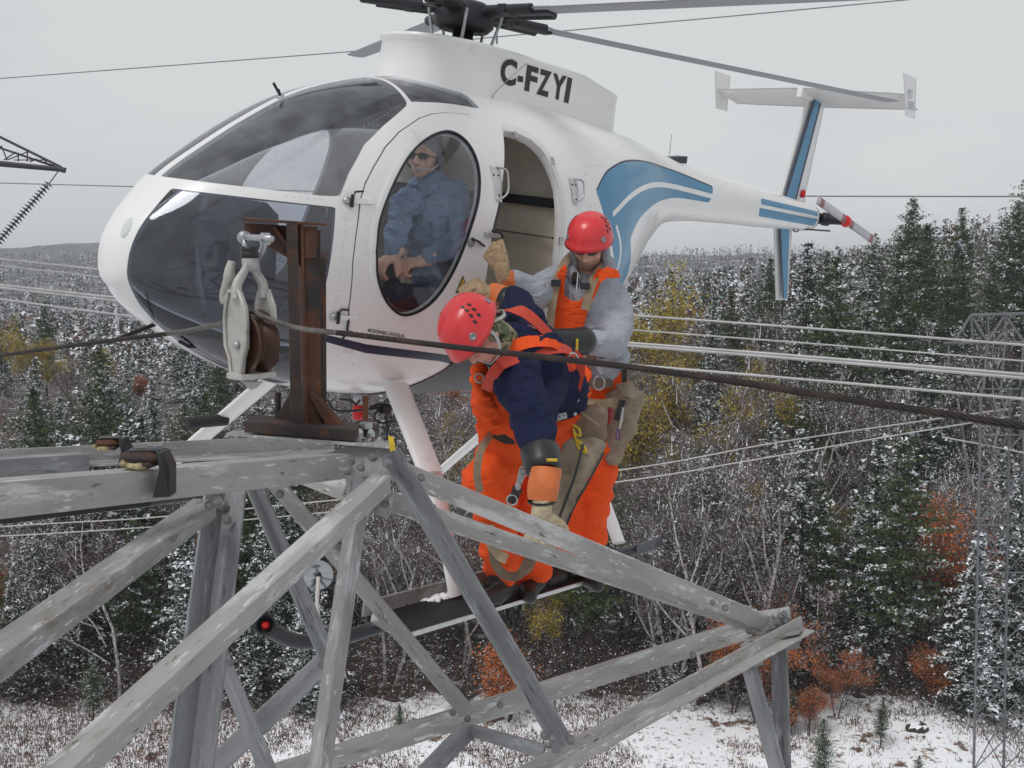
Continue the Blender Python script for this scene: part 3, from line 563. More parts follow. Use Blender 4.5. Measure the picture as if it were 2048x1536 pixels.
# running block with sheave
YS = 3.08
blk = empty('running_block', P(503, 640, YS), 'grey cast stringing block with a rusty sheave hanging from the bracket', 'pulley block')
cS = P(502, 684, YS); e1 = unit([.76, -.65, -.02]); ax = unit([-.65, -.76, 0]); e3 = unit(np.cross(ax, e1)); e3 = e3 if e3[2] > 0 else -e3
SM = np.array([e1, e3])
def BP(u, h, a): return cS+e1*u+e3*h+ax*a
R = .094
prof = [(.0, -.036), (.026, -.036), (.03, -.030), (R-.022, -.026), (R-.006, -.036), (R, -.034), (R, -.030), (R-.026, -.012), (R-.034, 0), (R-.026, .012), (R, .030), (R, .034), (R-.006, .036), (R-.022, .026), (.03, .030), (.026, .036), (0, .036)]
b = MB(); b.lathe(prof, cS, ax, 56); sh = b.build('sheave', mat('sheave_brown', (.06, .027, .016), .45, .3, .3, 12, .2, 60, col2=[((.22, .17, .13), .6, .72, 10.)]), blk)
def bplate(outl, a, th, name, m=castm): b = MB(); b.poly([BP(u, h, a) for u, h in outl], ax*th); return b.build(name, m, blk, .003)
body = [(-.030, .148), (.02, .15), (.046, .105), (.052, .06), (.050, -.01), (.034, -.045), (.026, -.09), (-.026, -.09), (-.032, -.045), (-.05, -.01), (-.052, .07), (-.044, .11)]
bplate(body, .040, .010, 'side_plate'); 
rim = MB(); rim.tube([BP(u, h, .054) for u, h in body+[body[0]]], .006, 6); rim.build('side_rib', castm, blk)
bplate([(u*.9, h) for u, h in body], -.052, .010, 'side_plate')
rim = MB(); rim.tube([BP(u*.9, h, -.054) for u, h in body+[body[0]]], .006, 6); rim.build('side_rib', castm, blk)
# curved necks from each side plate up to the head
for sg, k in ((1, 1.), (-1, .9)):
    b = MB(); pts = catmull([BP(.0, .13, .047*sg), BP(0, .17, .044*sg), BP(0.0, .205, .02*sg), BP(0, .235, .006*sg)], 5); b.tube(pts, list(np.linspace(.026, .015, len(pts))), 12, flat=.6); b.build('neck', castm, blk)
b = MB(); b.ell(BP(0, .235, 0), (.024, .024, .03)); b.lathe([(.0, 0), (.019, 0), (.017, .045), (.0, .045)], BP(0, .21, 0), e3, 14); b.build('head', castm, blk)
b = MB(); pts = catmull([BP(-.045, .235, .03), BP(-.05, .21, .034), BP(-.055, .18, .036), BP(-.075, .135, .04), BP(-.07, .115, .042), BP(-.05, .14, .04), BP(-.03, .165, .036)], 5); b.tube(pts, list(np.interp(range(len(pts)), [0, 8, 20, 30], [.011, .017, .009, .006])), 10); b.build('latch_lever', castm, blk)
b = MB(); b.lathe([(0, 0), (.024, 0), (.027, .006), (.027, .016), (.022, .02), (.027, .024), (.025, .033), (0, .034)], BP(0, .245, 0), e3, 18); b.build('swivel_collar', blackp, blk)
b = MB(); b.box(BP(0, -.098, 0), (.075, .018, .125), np.array([e1, e3, ax]).T); b.build('bottom_yoke', castm, blk, .004)
b = MB(); b.poly([P(482, 762, YS), P(526, 764, YS), P(512, 776, YS), P(502, 780, YS), P(494, 776, YS)], (0, .012, 0)); b.build('yoke_tab', castm, blk, .002)
b = MB(); b.lathe([(0, 0), (.012, 0), (.012, .008), (.006, .014), (0, .014)], BP(.006, -.005, .05), ax, 10); b.build('axle_nut', steelb, blk)
for u in (-.012, .012):
    b = MB(); b.lathe([(0, 0), (.008, 0), (.008, .008), (0, .01)], BP(u, -.088, .02), e3, 6, smooth=False); b.build('yoke_bolt', steelb, blk)
# shackle
sk = [P(489, 478, YS+.1), P(494, 495, YS+.1), P(508, 516, YS+.1), P(513, 534, YS+.02)]
b = MB(); b.tube(catmull([P(487, 474, YS+.18), P(492, 494, YS+.16), P(506, 512, YS+.1), P(514, 516, YS+.08), P(521, 508, YS+.06), P(528, 490, YS+.05), P(529, 478, YS+.04)], 6), .0095, 12); b.build('shackle', steelb, blk)
b = MB(); pa = unit(P(529, 478, YS+.02)-P(487, 475, YS+.2)); b.lathe([(0, -.01), (.010, -.01), (.010, .28), (0, .28)], P(486, 474, YS+.2), pa, 12); b.lathe([(0, .0), (.021, 0), (.021, .015), (.012, .02), (0, .02)], P(529, 478, YS+.035), pa, 6, smooth=False); b.lathe([(0, -.012), (.02, -.012), (.02, .012), (0, .012)], P(489, 475, YS+.18), pa, 14); b.build('shackle_pin', steelb, blk)
b = MB(); b.tube([P(513, 512, YS+.09), P(513, 524, YS+.05), P(513, 548, YS+.0)], [.010, .009, .012], 10); b.build('shackle_shank', steelb, blk)

# wire rope over the sheave
def rope(name, pts, rad, m, label, cat, lay=.11, strands=6):
    o = empty(name, pts[0], label, cat); path = pts; s = np.concatenate([[0], np.cumsum([np.linalg.norm(path[i+1]-path[i]) for i in range(len(path)-1)])]); L = s[-1]; n = int(L/.011)
    P_ = np.array(path); q = np.linspace(0, L, n); c = np.stack([np.interp(q, s, P_[:, k]) for k in range(3)], 1)
    T = np.gradient(c, axis=0); T /= np.linalg.norm(T, axis=1, keepdims=True); U_ = np.cross(T, [0, 0, 1.]); U_ /= np.linalg.norm(U_, axis=1, keepdims=True); V_ = np.cross(T, U_)
    for k in range(strands):
        a = q/lay*2*math.pi+2*math.pi*k/strands; pp = c+(U_*np.cos(a)[:, None]+V_*np.sin(a)[:, None])*rad*.62
        b = MB(); b.tube(list(pp), rad*.42, 5); so_ = b.build('strand', [m, ropeg], o, fix=False)
        fm_ = [1 if abs(c[min(int(f // 5), n-1)][0]+.78) < .30 else 0 for f in range(len(so_.data.polygons))]; so_.data.polygons.foreach_set('material_index', fm_)
    return o
wd = [P(2120, 864, 1.84), P(1700, 799, 2.10), P(1300, 739, 2.38), P(900, 693, 2.72), P(700, 668, 2.90), P(600, 657, 3.0), BP(.06, .078, 0), BP(.03, .088, 0), BP(0, .09, 0), BP(-.03, .084, 0), P(447, 646, 3.14), P(420, 652, 3.18), P(380, 661, 3.25), P(330, 668, 3.33), P(230, 680, 3.52), P(100, 697, 3.85), P(-60, 720, 4.3)]
ropem = mat('wire_rope_rust', (.018, .011, .010), .6, .2, .4, 30, 0, 10, col2=[((.045, .026, .018), .5, .6, 9.)])
ropeg = mat('wire_rope_worn', (.14, .13, .12), .5, .4, .4, 30)
rope('wire_rope', catmull(wd, 6), .0080, ropem, 'rusty twisted wire rope running over the block across the photo', 'wire rope')
# clamps with resin blocks on the near and rear chords
def clampd(name, x0, y0, Y, s, label):
    o = empty(name, P(x0, y0, Y), label, 'beam clamp'); k = s
    b = MB(); b.poly([P(x0+18*k, y0-48*k, Y-.02), P(x0+34*k, y0-46*k, Y-.02), P(x0+48*k, y0-16*k, Y-.03), P(x0+48*k, y0+44*k, Y-.03), P(x0+12*k, y0+46*k, Y-.03), P(x0+26*k, y0-10*k, Y-.03)], (0, .05, 0)); b.build('bracket', blackp, o, .002)
    b = MB(); b.poly([P(x0-30*k, y0-50*k, Y+.02), P(x0+26*k, y0-50*k, Y+.02), P(x0+28*k, y0-46*k, Y-.02), P(x0-34*k, y0-44*k, Y-.02)], (0, 0, .006)); b.build('top_bar', blackp, o, .001)
    for nm, cx, cy, rx_, rz_, m in [('rust_block', -6, -37, .056, .018, rust), ('rubber_pad', -14, -22, .038, .015, mat('old_rope', (.36, .3, .17), .9, 0, .5, 40, .5, 60)), ('rubber_pad', -38, -26, .013, .012, MATS.get('old_rope')), ('rubber_pad', 8, -24, .02, .011, rustd)]:
        b = MB(); c = P(x0+cx*k, y0+cy*k, Y); r0 = random.Random(len(nm)+cx)
        b.ell(c, (rx_*k**.5, .035, rz_*k**.5), None, 14, 8)
        for i, v in enumerate(b.v):
            q = Vector(v); nn = noise.noise(q*60)*.004; b.v[i] = tuple(q+Vector((nn, nn, nn*1.4)))
        b.build(nm, m, o)
    return o
clampd('beam_clamp', 292, 950, 2.52, 1., 'black beam clamp with rusty block on the near chord at the left')
clampd('beam_clamp', 222, 912, 3.95, .75, 'black beam clamp with rusty block behind, on the rear chord')
b = MB(); b.prism([(0, 0), (.02, 0), (.02, .03), (0, .03)], P(-80, 1058, 2.25), P(300, 1012, 2.66), ey, ez); b.build('backing_bar', blackp, tower)

# ================================================================ CONDUCTORS, FAR TOWERS
cw = mat('aluminium_conductor', (.42, .41, .41), .5, .3, .15, 2); cd = mat('conductor_dull', (.20, .20, .21), .6, .1)
def wire(pts, rad, m, label, group=None, name='conductor'):
    b = MB(); q = catmull([P(*p) for p in pts], 10); b.tube(q, rad, 6); o = b.build(name, m, None, fix=False); tag(o, label, 'power line', group); return o
D1 = 15.
def both(yl, yl2, yr, yr2, rad, m, lab, D=D1, **k): return wire([(-150, yl-(yl2-yl)*150/220, D*1.18), (0, yl, D*1.15), (220, yl2, D*1.1), (700, (yl2*.47+yr*.53)+4, D), (1230, yr, D*.93), (1640, (yr+yr2)/2-1, D*.87), (2048, yr2, D*.8), (2250, yr2+(yr2-yr)*.25, D*.78)], rad, m, lab, **k)
both(518, 541, 628, 690, .016, cw, 'uppermost of the grey conductors crossing the wood', group=None)
both(531, 556, 657, 722, .011, cw, 'thin conductor directly under the uppermost one')
both(570, 594, 684, 749, .022, cw, 'upper wire of the thick double conductor pair')
both(575, 600, 689, 756, .022, cw, 'lower wire of the thick double conductor pair')
both(598, 627, 727, 798, .018, cw, 'lowest of the grey conductors above the wire rope')
D2 = 48.
wire([(-100, 1077, 54), (100, 1067, 54), (400, 1047, 53), (700, 1020, 52), (1210, 967, 50), (1500, 921, 49), (1800, 869, 48), (2150, 812, 46)], .035, cw, 'lower of the two thin lines rising to the right')
wire([(-100, 1060, 54), (85, 1048, 54), (290, 1036, 53), (560, 1011, 52), (1210, 944, 50), (1560, 884, 49), (1900, 834, 48), (2150, 800, 46)], .035, cw, 'upper of the two thin lines rising to the right')
wire([(1884, 874, 45), (1960, 888, 44.5), (2040, 904, 44), (2150, 925, 43)], .035, cw, 'short thin line falling to the right near the lattice tower')
wire([(-80, 164, 20), (0, 157, 20), (790, 96, 18), (980, 75, 17.5), (1400, 38, 16.5), (1850, -4, 15.5)], .009, cd, 'thin overhead wire behind the rotor mast, against the sky')
wire([(-80, 364, 17), (0, 366, 17), (260, 373, 16), (900, 388, 14), (1540, 392, 12.5), (2048, 393, 11), (2200, 393, 11)], .009, cd, 'level dark wire behind the nose and tail fin, against the sky')

def strut(b, p, q, w): b.tube([p, q], w*.7, 4, twist=math.pi/4)
# lattice tower on the right
lt = empty('lattice_tower', P(2010, 1640, 44), 'slender grey galvanised lattice tower standing in the wood at the right', 'lattice tower')
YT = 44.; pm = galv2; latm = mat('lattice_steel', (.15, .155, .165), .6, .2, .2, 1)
def LTp(px, py, dy): return P(px, py, YT+dy)
levels = [(632, 0), (700, 1), (778, 2), (870, 3), (960, 4), (1050, 5), (1145, 6), (1240, 7), (1335, 8), (1430, 9), (1540, 10), (1660, 11)]
def leg(i, py):
    t = (py-632)/1030.; cx = 2003+t*2; hw = (38+22*t) if i in (0, 1) else (26+20*t)
    cxs = [cx-hw, cx+hw, cx+hw+46+20*t, cx-hw+46]; return cxs[i]
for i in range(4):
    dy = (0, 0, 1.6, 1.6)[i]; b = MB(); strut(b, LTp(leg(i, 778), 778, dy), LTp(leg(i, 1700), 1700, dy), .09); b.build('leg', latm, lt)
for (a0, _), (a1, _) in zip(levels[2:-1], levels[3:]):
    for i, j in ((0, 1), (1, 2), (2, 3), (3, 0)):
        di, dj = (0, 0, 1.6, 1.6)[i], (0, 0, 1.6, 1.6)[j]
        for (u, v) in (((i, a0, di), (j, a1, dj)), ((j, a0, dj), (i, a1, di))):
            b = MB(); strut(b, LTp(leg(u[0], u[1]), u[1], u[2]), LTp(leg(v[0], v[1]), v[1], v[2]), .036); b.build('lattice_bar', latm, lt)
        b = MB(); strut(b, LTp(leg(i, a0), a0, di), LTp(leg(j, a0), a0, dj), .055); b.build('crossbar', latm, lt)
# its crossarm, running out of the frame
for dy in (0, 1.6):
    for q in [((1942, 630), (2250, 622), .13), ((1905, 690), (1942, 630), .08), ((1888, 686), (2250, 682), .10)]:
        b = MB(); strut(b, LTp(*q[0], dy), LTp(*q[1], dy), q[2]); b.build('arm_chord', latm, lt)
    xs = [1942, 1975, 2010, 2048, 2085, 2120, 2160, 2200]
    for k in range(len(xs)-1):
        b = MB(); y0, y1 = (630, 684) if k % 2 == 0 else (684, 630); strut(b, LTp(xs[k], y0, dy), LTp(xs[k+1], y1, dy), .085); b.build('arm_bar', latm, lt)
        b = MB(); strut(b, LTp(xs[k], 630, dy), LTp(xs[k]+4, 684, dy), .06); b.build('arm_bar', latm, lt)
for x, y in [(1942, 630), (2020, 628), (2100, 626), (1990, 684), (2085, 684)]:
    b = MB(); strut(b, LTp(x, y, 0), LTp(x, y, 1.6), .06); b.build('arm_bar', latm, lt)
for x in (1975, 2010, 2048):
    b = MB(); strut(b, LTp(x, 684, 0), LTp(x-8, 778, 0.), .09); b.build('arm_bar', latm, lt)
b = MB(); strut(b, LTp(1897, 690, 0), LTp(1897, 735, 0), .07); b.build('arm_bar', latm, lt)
ins = empty('insulator_string', P(2040, 745, 42), 'dark insulator string hanging at the right edge beside the lattice tower', 'insulator')
b = MB(); p0, p1 = P(2046, 762, 42), P(2020, 850, 42); b.tube([p0, p1], .03, 6); b.build('rod', blackp, ins)
for k in range(12):
    q = p0+(p1-p0)*(k+.5)/12; b = MB(); b.lathe([(0, .03), (.05, .03), (.14, -.02), (.04, -.03), (0, -.03)], q, unit(p0-p1), 12); b.build('disc', blackp, ins)
# pylon arm on the upper left
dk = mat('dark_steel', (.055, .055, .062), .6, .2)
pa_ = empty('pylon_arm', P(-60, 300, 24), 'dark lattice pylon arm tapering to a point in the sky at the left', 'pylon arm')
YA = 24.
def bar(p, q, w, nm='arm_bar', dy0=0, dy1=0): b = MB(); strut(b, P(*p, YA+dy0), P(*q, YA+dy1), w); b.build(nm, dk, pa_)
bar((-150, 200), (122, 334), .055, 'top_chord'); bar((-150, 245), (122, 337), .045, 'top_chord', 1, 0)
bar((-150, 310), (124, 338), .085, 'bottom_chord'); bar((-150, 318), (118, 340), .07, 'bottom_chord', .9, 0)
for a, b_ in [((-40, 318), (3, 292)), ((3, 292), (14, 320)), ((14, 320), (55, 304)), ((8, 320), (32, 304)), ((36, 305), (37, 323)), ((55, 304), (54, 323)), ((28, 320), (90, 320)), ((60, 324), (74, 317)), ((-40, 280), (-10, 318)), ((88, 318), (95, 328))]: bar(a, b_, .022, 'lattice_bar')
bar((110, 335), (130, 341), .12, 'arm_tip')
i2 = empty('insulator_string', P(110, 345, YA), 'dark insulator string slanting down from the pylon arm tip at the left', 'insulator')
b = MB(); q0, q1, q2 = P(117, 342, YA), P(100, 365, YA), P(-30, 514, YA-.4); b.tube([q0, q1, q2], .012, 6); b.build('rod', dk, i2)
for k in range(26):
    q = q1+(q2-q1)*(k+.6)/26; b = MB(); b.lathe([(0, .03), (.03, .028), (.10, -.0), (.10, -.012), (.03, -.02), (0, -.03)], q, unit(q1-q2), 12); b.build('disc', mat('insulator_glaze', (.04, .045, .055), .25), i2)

# ================================================================ AIR
b = MB(); b.box((0, 1950, 23.0), (6400, 4500, 68.0)); me = b.mesh('haze', []); hz = link('haze', me); tag(hz, 'thin cold haze in the air over the valley', 'haze', None, 'stuff')
hm = bpy.data.materials.new('haze'); hm.use_nodes = True; nt = hm.node_tree; nt.nodes.clear(); o_ = nt.nodes.new('ShaderNodeOutputMaterial'); v_ = nt.nodes.new('ShaderNodeVolumePrincipled')
v_.inputs['Color'].default_value = (.86, .90, .96, 1); v_.inputs['Density'].default_value = .00028; nt.links.new(v_.outputs[0], o_.inputs['Volume']); me.materials.append(hm)
# ================================================================ HELICOPTER (its own frame: x forward, y to port, z up)
heli = empty('helicopter', HUB, 'white light helicopter with blue stripes and T-tail hovering beside the tower arm', 'helicopter')
heli.rotation_euler = Matrix([[HF[i], HL[i], HU[i]] for i in range(3)]).to_euler(); LOCAL.add('helicopter')
ROWS = [
(2.06, -1.63, .0, .0, .0), (2.045, -1.63, .11, .09, .09), (2.0, -1.62, .185, .15, .165), (1.93, -1.60, .255, .25, .24), (1.80, -1.57, .365, .375, .345),
(1.62, -1.53, .465, .52, .44), (1.40, -1.49, .58, .66, .53), (1.15, -1.46, .70, .765, .60), (.88, -1.44, .785, .835, .65), (.58, -1.42, .84, .885, .68),
(.25, -1.40, .86, .915, .69), (-.10, -1.38, .85, .935, .69), (-.45, -1.34, .80, .955, .68), (-.75, -1.28, .72, .96, .645), (-1.0, -1.22, .635, .94, .59),
(-1.2, -1.165, .57, .88, .525), (-1.4, -1.10, .49, .78, .45), (-1.6, -1.05, .425, .61, .37), (-1.8, -1.01, .36, .42, .295), (-2.05, -.97, .285, .255, .24),
(-2.4, -.945, .215, .205, .205), (-3.0, -.95, .185, .175, .18), (-3.7, -.96, .155, .155, .155), (-4.35, -.97, .125, .13, .128), (-4.5, -.973, .118, .12, .12)]
def catrows(n):
    R_ = np.array(ROWS); m = len(R_); Q = np.vstack([R_[1]*[1, 1, -1, -1, -1], R_, 2*R_[-1]-R_[-2]]); o = []
    for t in np.linspace(0, m-1-1e-9, n):
        i = int(t); u = t-i; a, b_, c_, d = Q[i:i+4]; o.append(.5*(2*b_+(c_-a)*u+(2*a-5*b_+4*c_-d)*u*u+(-a+3*b_-3*c_+d)*u**3))
    o = np.array(o); o[:, 2:] = np.maximum(o[:, 2:], 1e-4); return o
NS, NA = 300, 200
ST = catrows(NS)
def expo(x): return 2+.25*np.clip((x+2.3)/1.3, 0, 1)
aa = np.arange(NA)*2*np.pi/NA; X = np.zeros((NS, NA, 3))
for i, (x, zc, up, dn, w_) in enumerate(ST):
    e = expo(x); r_ = (np.abs(np.cos(aa))**e+np.abs(np.sin(aa))**e)**(-1/e)
    X[i, :, 0] = x; X[i, :, 1] = w_*r_*np.cos(aa); X[i, :, 2] = zc+np.where(np.sin(aa) > 0, up, dn)*r_*np.sin(aa)
du = np.gradient(X, axis=0); dv = np.roll(X, -1, 1)-np.roll(X, 1, 1); NN = np.cross(du, dv); NN /= np.linalg.norm(NN, axis=2, keepdims=True)+1e-12
cen = X.mean(axis=1, keepdims=True); sg = np.sign((NN*(X-cen)).sum(2, keepdims=True)); sg[sg == 0] = 1; NN *= sg; NN[0] = [1, 0, 0]
SX = ST[::-1]
def surf(x, z, side=1, off=0.):
    """point and normal of the hull at side position x, z"""
    zc, up, dn, w_ = [np.interp(x, SX[:, 0], SX[:, k]) for k in (1, 2, 3, 4)]; e = expo(x); h = up if z > zc else dn
    q = min(abs(z-zc)/h, .999); y = w_*(1-q**e)**(1/e); return y*side
def surfn(x, z, side=1):
    h = .004; p = np.array([x, surf(x, z), z]); a = np.array([x+h, surf(x+h, z), z])-p; b_ = np.array([x, surf(x, z+h), z+h])-p
    n = unit(np.cross(b_, a)); n = n if n[1] > 0 else -n; return p*[1, side, 1], n*[1, side, 1]
V6 = np.concatenate([X.reshape(-1, 3), NN.reshape(-1, 3)], 1)
ii, jj = np.meshgrid(np.arange(NS-1), np.arange(NA), indexing='ij'); j2 = (jj+1) % NA
q = np.stack([ii*NA+jj, (ii+1)*NA+jj, (ii+1)*NA+j2, ii*NA+j2], -1).reshape(-1, 4)
HULL = (V6, np.concatenate([q[:, [0, 1, 2]], q[:, [0, 2, 3]]]))
def clip(part, fn):
    """split a triangle set by a signed function; returns (inside, outside)"""
    V, T = part
    if len(T) == 0: return part, part
    f = fn(V[:, :3]); f = np.where(np.abs(f) < 1e-6, 1e-6, f); s = f[T] > 0; k = s.sum(1)
    ins, outs = [T[k == 3]], [T[k == 0]]; newV = [V]; n = len(V)
    for cnt in (1, 2):
        Tc = T[k == cnt]; sc = s[k == cnt]
        if len(Tc) == 0: continue
        lone = (sc if cnt == 1 else ~sc).argmax(1); r_ = np.arange(len(Tc)); a = Tc[r_, lone]; b_ = Tc[r_, (lone+1) % 3]; c = Tc[r_, (lone+2) % 3]
        ab = V[a]+(V[b_]-V[a])*(f[a]/(f[a]-f[b_]))[:, None]; ac = V[a]+(V[c]-V[a])*(f[a]/(f[a]-f[c]))[:, None]
        newV += [ab, ac]; iab = n+r_; iac = n+len(Tc)+r_; n += 2*len(Tc)
        tip = np.stack([a, iab, iac], 1); rest = np.concatenate([np.stack([iab, b_, c], 1), np.stack([iab, c, iac], 1)])
        (ins if cnt == 1 else outs).append(tip); (outs if cnt == 1 else ins).append(rest)
    V = np.concatenate(newV); return (V, np.concatenate(ins)), (V, np.concatenate(outs))
def refine(part, fn, levels=2):
    V, T = part
    for _ in range(levels):
        if len(T) == 0: break
        A, B_, C_ = V[T[:, 0]], V[T[:, 1]], V[T[:, 2]]; c = (A+B_+C_)/3; L = np.linalg.norm(A[:, :3]-B_[:, :3], axis=1)+np.linalg.norm(A[:, :3]-C_[:, :3], axis=1)
        near = np.abs(fn(c[:, :3])) < L*.6; k = T[near]; n = len(V); r_ = np.arange(len(k)); m = len(k)
        V = np.concatenate([V, (A[near]+B_[near])/2, (B_[near]+C_[near])/2, (C_[near]+A[near])/2]); ab, bc, ca = n+r_, n+m+r_, n+2*m+r_
        T = np.concatenate([T[~near], np.stack([k[:, 0], ab, ca], 1), np.stack([ab, k[:, 1], bc], 1), np.stack([ca, bc, k[:, 2]], 1), np.stack([ab, bc, ca], 1)])
    return V, T
def narrow(fn, side, lo, hi, levels=2, extra=None):
    a, _ = clip(HULL, lambda p: p[:, 1]*side-1e-3)
    if extra: a, _ = clip(a, extra)
    a, _ = clip(a, lambda p: fn(p)-lo+.06); a, _ = clip(a, lambda p: hi-fn(p)+.06); a = refine(a, lambda p: fn(p)-(lo+hi)/2, levels); a, _ = clip(a, lambda p: fn(p)-lo); a, _ = clip(a, lambda p: hi-fn(p)); return a
def sdf(poly, ax=(0, 2)):
    A = np.array(poly, float); B_ = np.roll(A, -1, 0)
    def f(p):
        q = p[:, list(ax)]; d = np.full(len(q), 1e9); inside = np.zeros(len(q), bool)
        for a, b_ in zip(A, B_):
            e = b_-a; w_ = q-a; t = np.clip((w_@e)/(e@e+1e-12), 0, 1); dd = ((w_-t[:, None]*e)**2).sum(1); d = np.minimum(d, dd)
            c = ((a[1] <= q[:, 1]) != (b_[1] <= q[:, 1])); xi = a[0]+(q[:, 1]-a[1])*(b_[0]-a[0])/(b_[1]-a[1]+1e-12); inside ^= c & (q[:, 0] < xi)
        return np.sqrt(d)*np.where(inside, 1, -1)
    return f
def AND(*fs): return lambda p: np.min([f(p) for f in fs], axis=0)
def sided(f, side): return AND(f, lambda p: p[:, 1]*side-1e-3)
def offs(part, d):
    V, T = part; V = V.copy(); V[:, :3] += V[:, 3:]*(d(V[:, :3])[:, None] if callable(d) else d); return V, T
def hull_obj(name, part, mats, parent, thick=.012, mi=None, inner=1, label=None):
    """solid shell from a triangle set: outer skin, inner skin, rim"""
    V, T = part; used, inv = np.unique(T, return_inverse=True); V = V[used]; T = inv.reshape(-1, 3)
    key = np.round(V[:, :3]*2e4).astype(np.int64); _, fi, iv = np.unique(key, axis=0, return_index=True, return_inverse=True); iv = iv.reshape(-1)
    V = V[fi]; T = iv[T]; ok = (T[:, 0] != T[:, 1]) & (T[:, 1] != T[:, 2]) & (T[:, 0] != T[:, 2]); T = T[ok]; mo = np.zeros(len(T), int) if mi is None else mi[ok]
    # orient outward
    fn = np.cross(V[T[:, 1], :3]-V[T[:, 0], :3], V[T[:, 2], :3]-V[T[:, 0], :3]); fl = (fn*V[T[:, 0], 3:]).sum(1) < 0; T[fl] = T[fl][:, [0, 2, 1]]
    n = len(V); nv = V[:, 3:]/(np.linalg.norm(V[:, 3:], axis=1, keepdims=True)+1e-12); P3 = V[:, :3]
    E = np.concatenate([T[:, [0, 1]], T[:, [1, 2]], T[:, [2, 0]]]); hk = E[:, 0].astype(np.int64)*n*4+E[:, 1]; rk = E[:, 1].astype(np.int64)*n*4+E[:, 0]
    bd = E[~np.isin(hk, rk)]
    pts = np.concatenate([P3, P3-nv*thick, P3[bd[:, 0]], P3[bd[:, 1]], (P3-nv*thick)[bd[:, 0]], (P3-nv*thick)[bd[:, 1]]])
    nb = len(bd); o = 2*n; r_ = np.arange(nb); rimq = np.stack([o+r_+nb, o+r_, o+2*nb+r_, o+3*nb+r_], 1)
    faces = [tuple(t) for t in T.tolist()]+[tuple(t) for t in (T[:, [0, 2, 1]]+n).tolist()]+[tuple(t) for t in rimq.tolist()]
    me = bpy.data.meshes.new(name); me.from_pydata(pts.tolist(), [], faces)
    for m in mats: me.materials.append(m)
    me.polygons.foreach_set('material_index', np.concatenate([mo, np.full(len(T), inner), np.zeros(nb, int)]).astype(np.int32)); me.polygons.foreach_set('use_smooth', np.ones(len(faces), bool))
    e = P3[bd[:, 1]]-P3[bd[:, 0]]; rn = np.cross(e, nv[bd[:, 0]]); rn /= np.linalg.norm(rn, axis=1, keepdims=True)+1e-12
    vn = np.concatenate([nv, -nv, rn, rn, rn, rn]); me.update(); me.normals_split_custom_set_from_vertices(vn.tolist())
    ob = link(name, me, parent)
    if label: ob['label'] = label
    return ob
# --- outlines on the hull (x, z), traced in the side view
UP = [(1.214, -1.225), (1.158, -1.115), (1.053, -.972), (.915, -.864), (.80, -.79), (.713, -.735), (.66, -.5), (2.4, -.5), (2.4, -1.232), (1.3, -1.232)]
LO = [(1.236, -1.277), (1.25, -1.6), (1.262, -1.80), (1.235, -1.92), (1.18, -2.03), (1.10, -2.5), (2.5, -2.5), (2.5, -1.277)]
ROOF = [(.655, .03), (.685, .39), (.60, .40), (.43, .413), (.228, .433), (.246, .342), (.32, .26), (.40, .16), (.45, .03)]
DOOR = [(1.118, -1.235), (1.135, -1.40), (1.138, -1.52), (1.115, -1.75), (1.085, -1.86), (.95, -1.90), (.70, -1.925), (.45, -1.955), (.27, -1.98), (.285, -1.8), (.298, -1.6), (.301, -1.47), (.292, -1.284), (.237, -1.10), (.175, -.90), (.137, -.785), (.20, -.755), (.35, -.735), (.50, -.745), (.60, -.765), (.697, -.80), (.847, -.885), (.95, -.97), (1.032, -1.07), (1.085, -1.15)]
def ellip(pts, n=8): q = catmull([(*p, 0) for p in pts]+[(*pts[0], 0)], n); return [(a[0], a[1]) for a in q[:-1]]
OVAL = ellip([(1.025, -1.463), (1.018, -1.316), (.952, -1.16), (.839, -1.007), (.697, -.901), (.55, -.85), (.45, -.885), (.402, -.99), (.412, -1.146), (.46, -1.30), (.535, -1.505), (.623, -1.668), (.721, -1.75), (.824, -1.767), (.93, -1.70), (1.0, -1.59)])
REAR = [(.137, -.787), (.06, -.785), (-.006, -.793), (-.075, -.81), (-.128, -.843), (-.165, -.88), (-.194, -.93), (-.225, -1.0), (-.242, -1.06), (-.261, -1.25), (-.275, -1.45), (-.30, -1.60), (-.31, -1.80), (-.29, -1.93), (-.22, -1.99), (.27, -1.985), (.285, -1.8), (.298, -1.6), (.301, -1.47), (.292, -1.284), (.237, -1.10), (.175, -.90)]
yb = lambda p: np.interp(p[:, 2], [-2.3, -2.13, -2.01, -1.86, -1.64, -1.28], [.03, .035, .075, .115, .135, .155])
hull = HULL; panes = {}
for sdn, sgn in (('port', 1), ('starboard', -1)):
    a, hull = clip(hull, AND(sdf(UP), lambda p, g=sgn: p[:, 1]*g-.027)); panes['up', sgn] = a
    a, hull = clip(hull, AND(sdf(LO), lambda p, g=sgn: p[:, 1]*g-yb(p))); panes['lo', sgn] = a
    a, hull = clip(hull, AND(sdf([(x, y*sgn) for x, y in ROOF], (0, 1)), lambda p: p[:, 2]+1.1)); panes['roof', sgn] = a
door, hull = clip(hull, sided(sdf(DOOR), 1)); dglass, door = clip(door, sdf(OVAL))
_, hull = clip(hull, sided(sdf(REAR), 1))
sglass, hull = clip(hull, sided(sdf(OVAL), -1))
REARW = ellip([(.12, -1.2), (.05, -.98), (-.08, -.93), (-.17, -1.05), (-.2, -1.3), (-.14, -1.5), (0, -1.55), (.1, -1.42)])
rglass, hull = clip(hull, sided(sdf(REARW), -1))
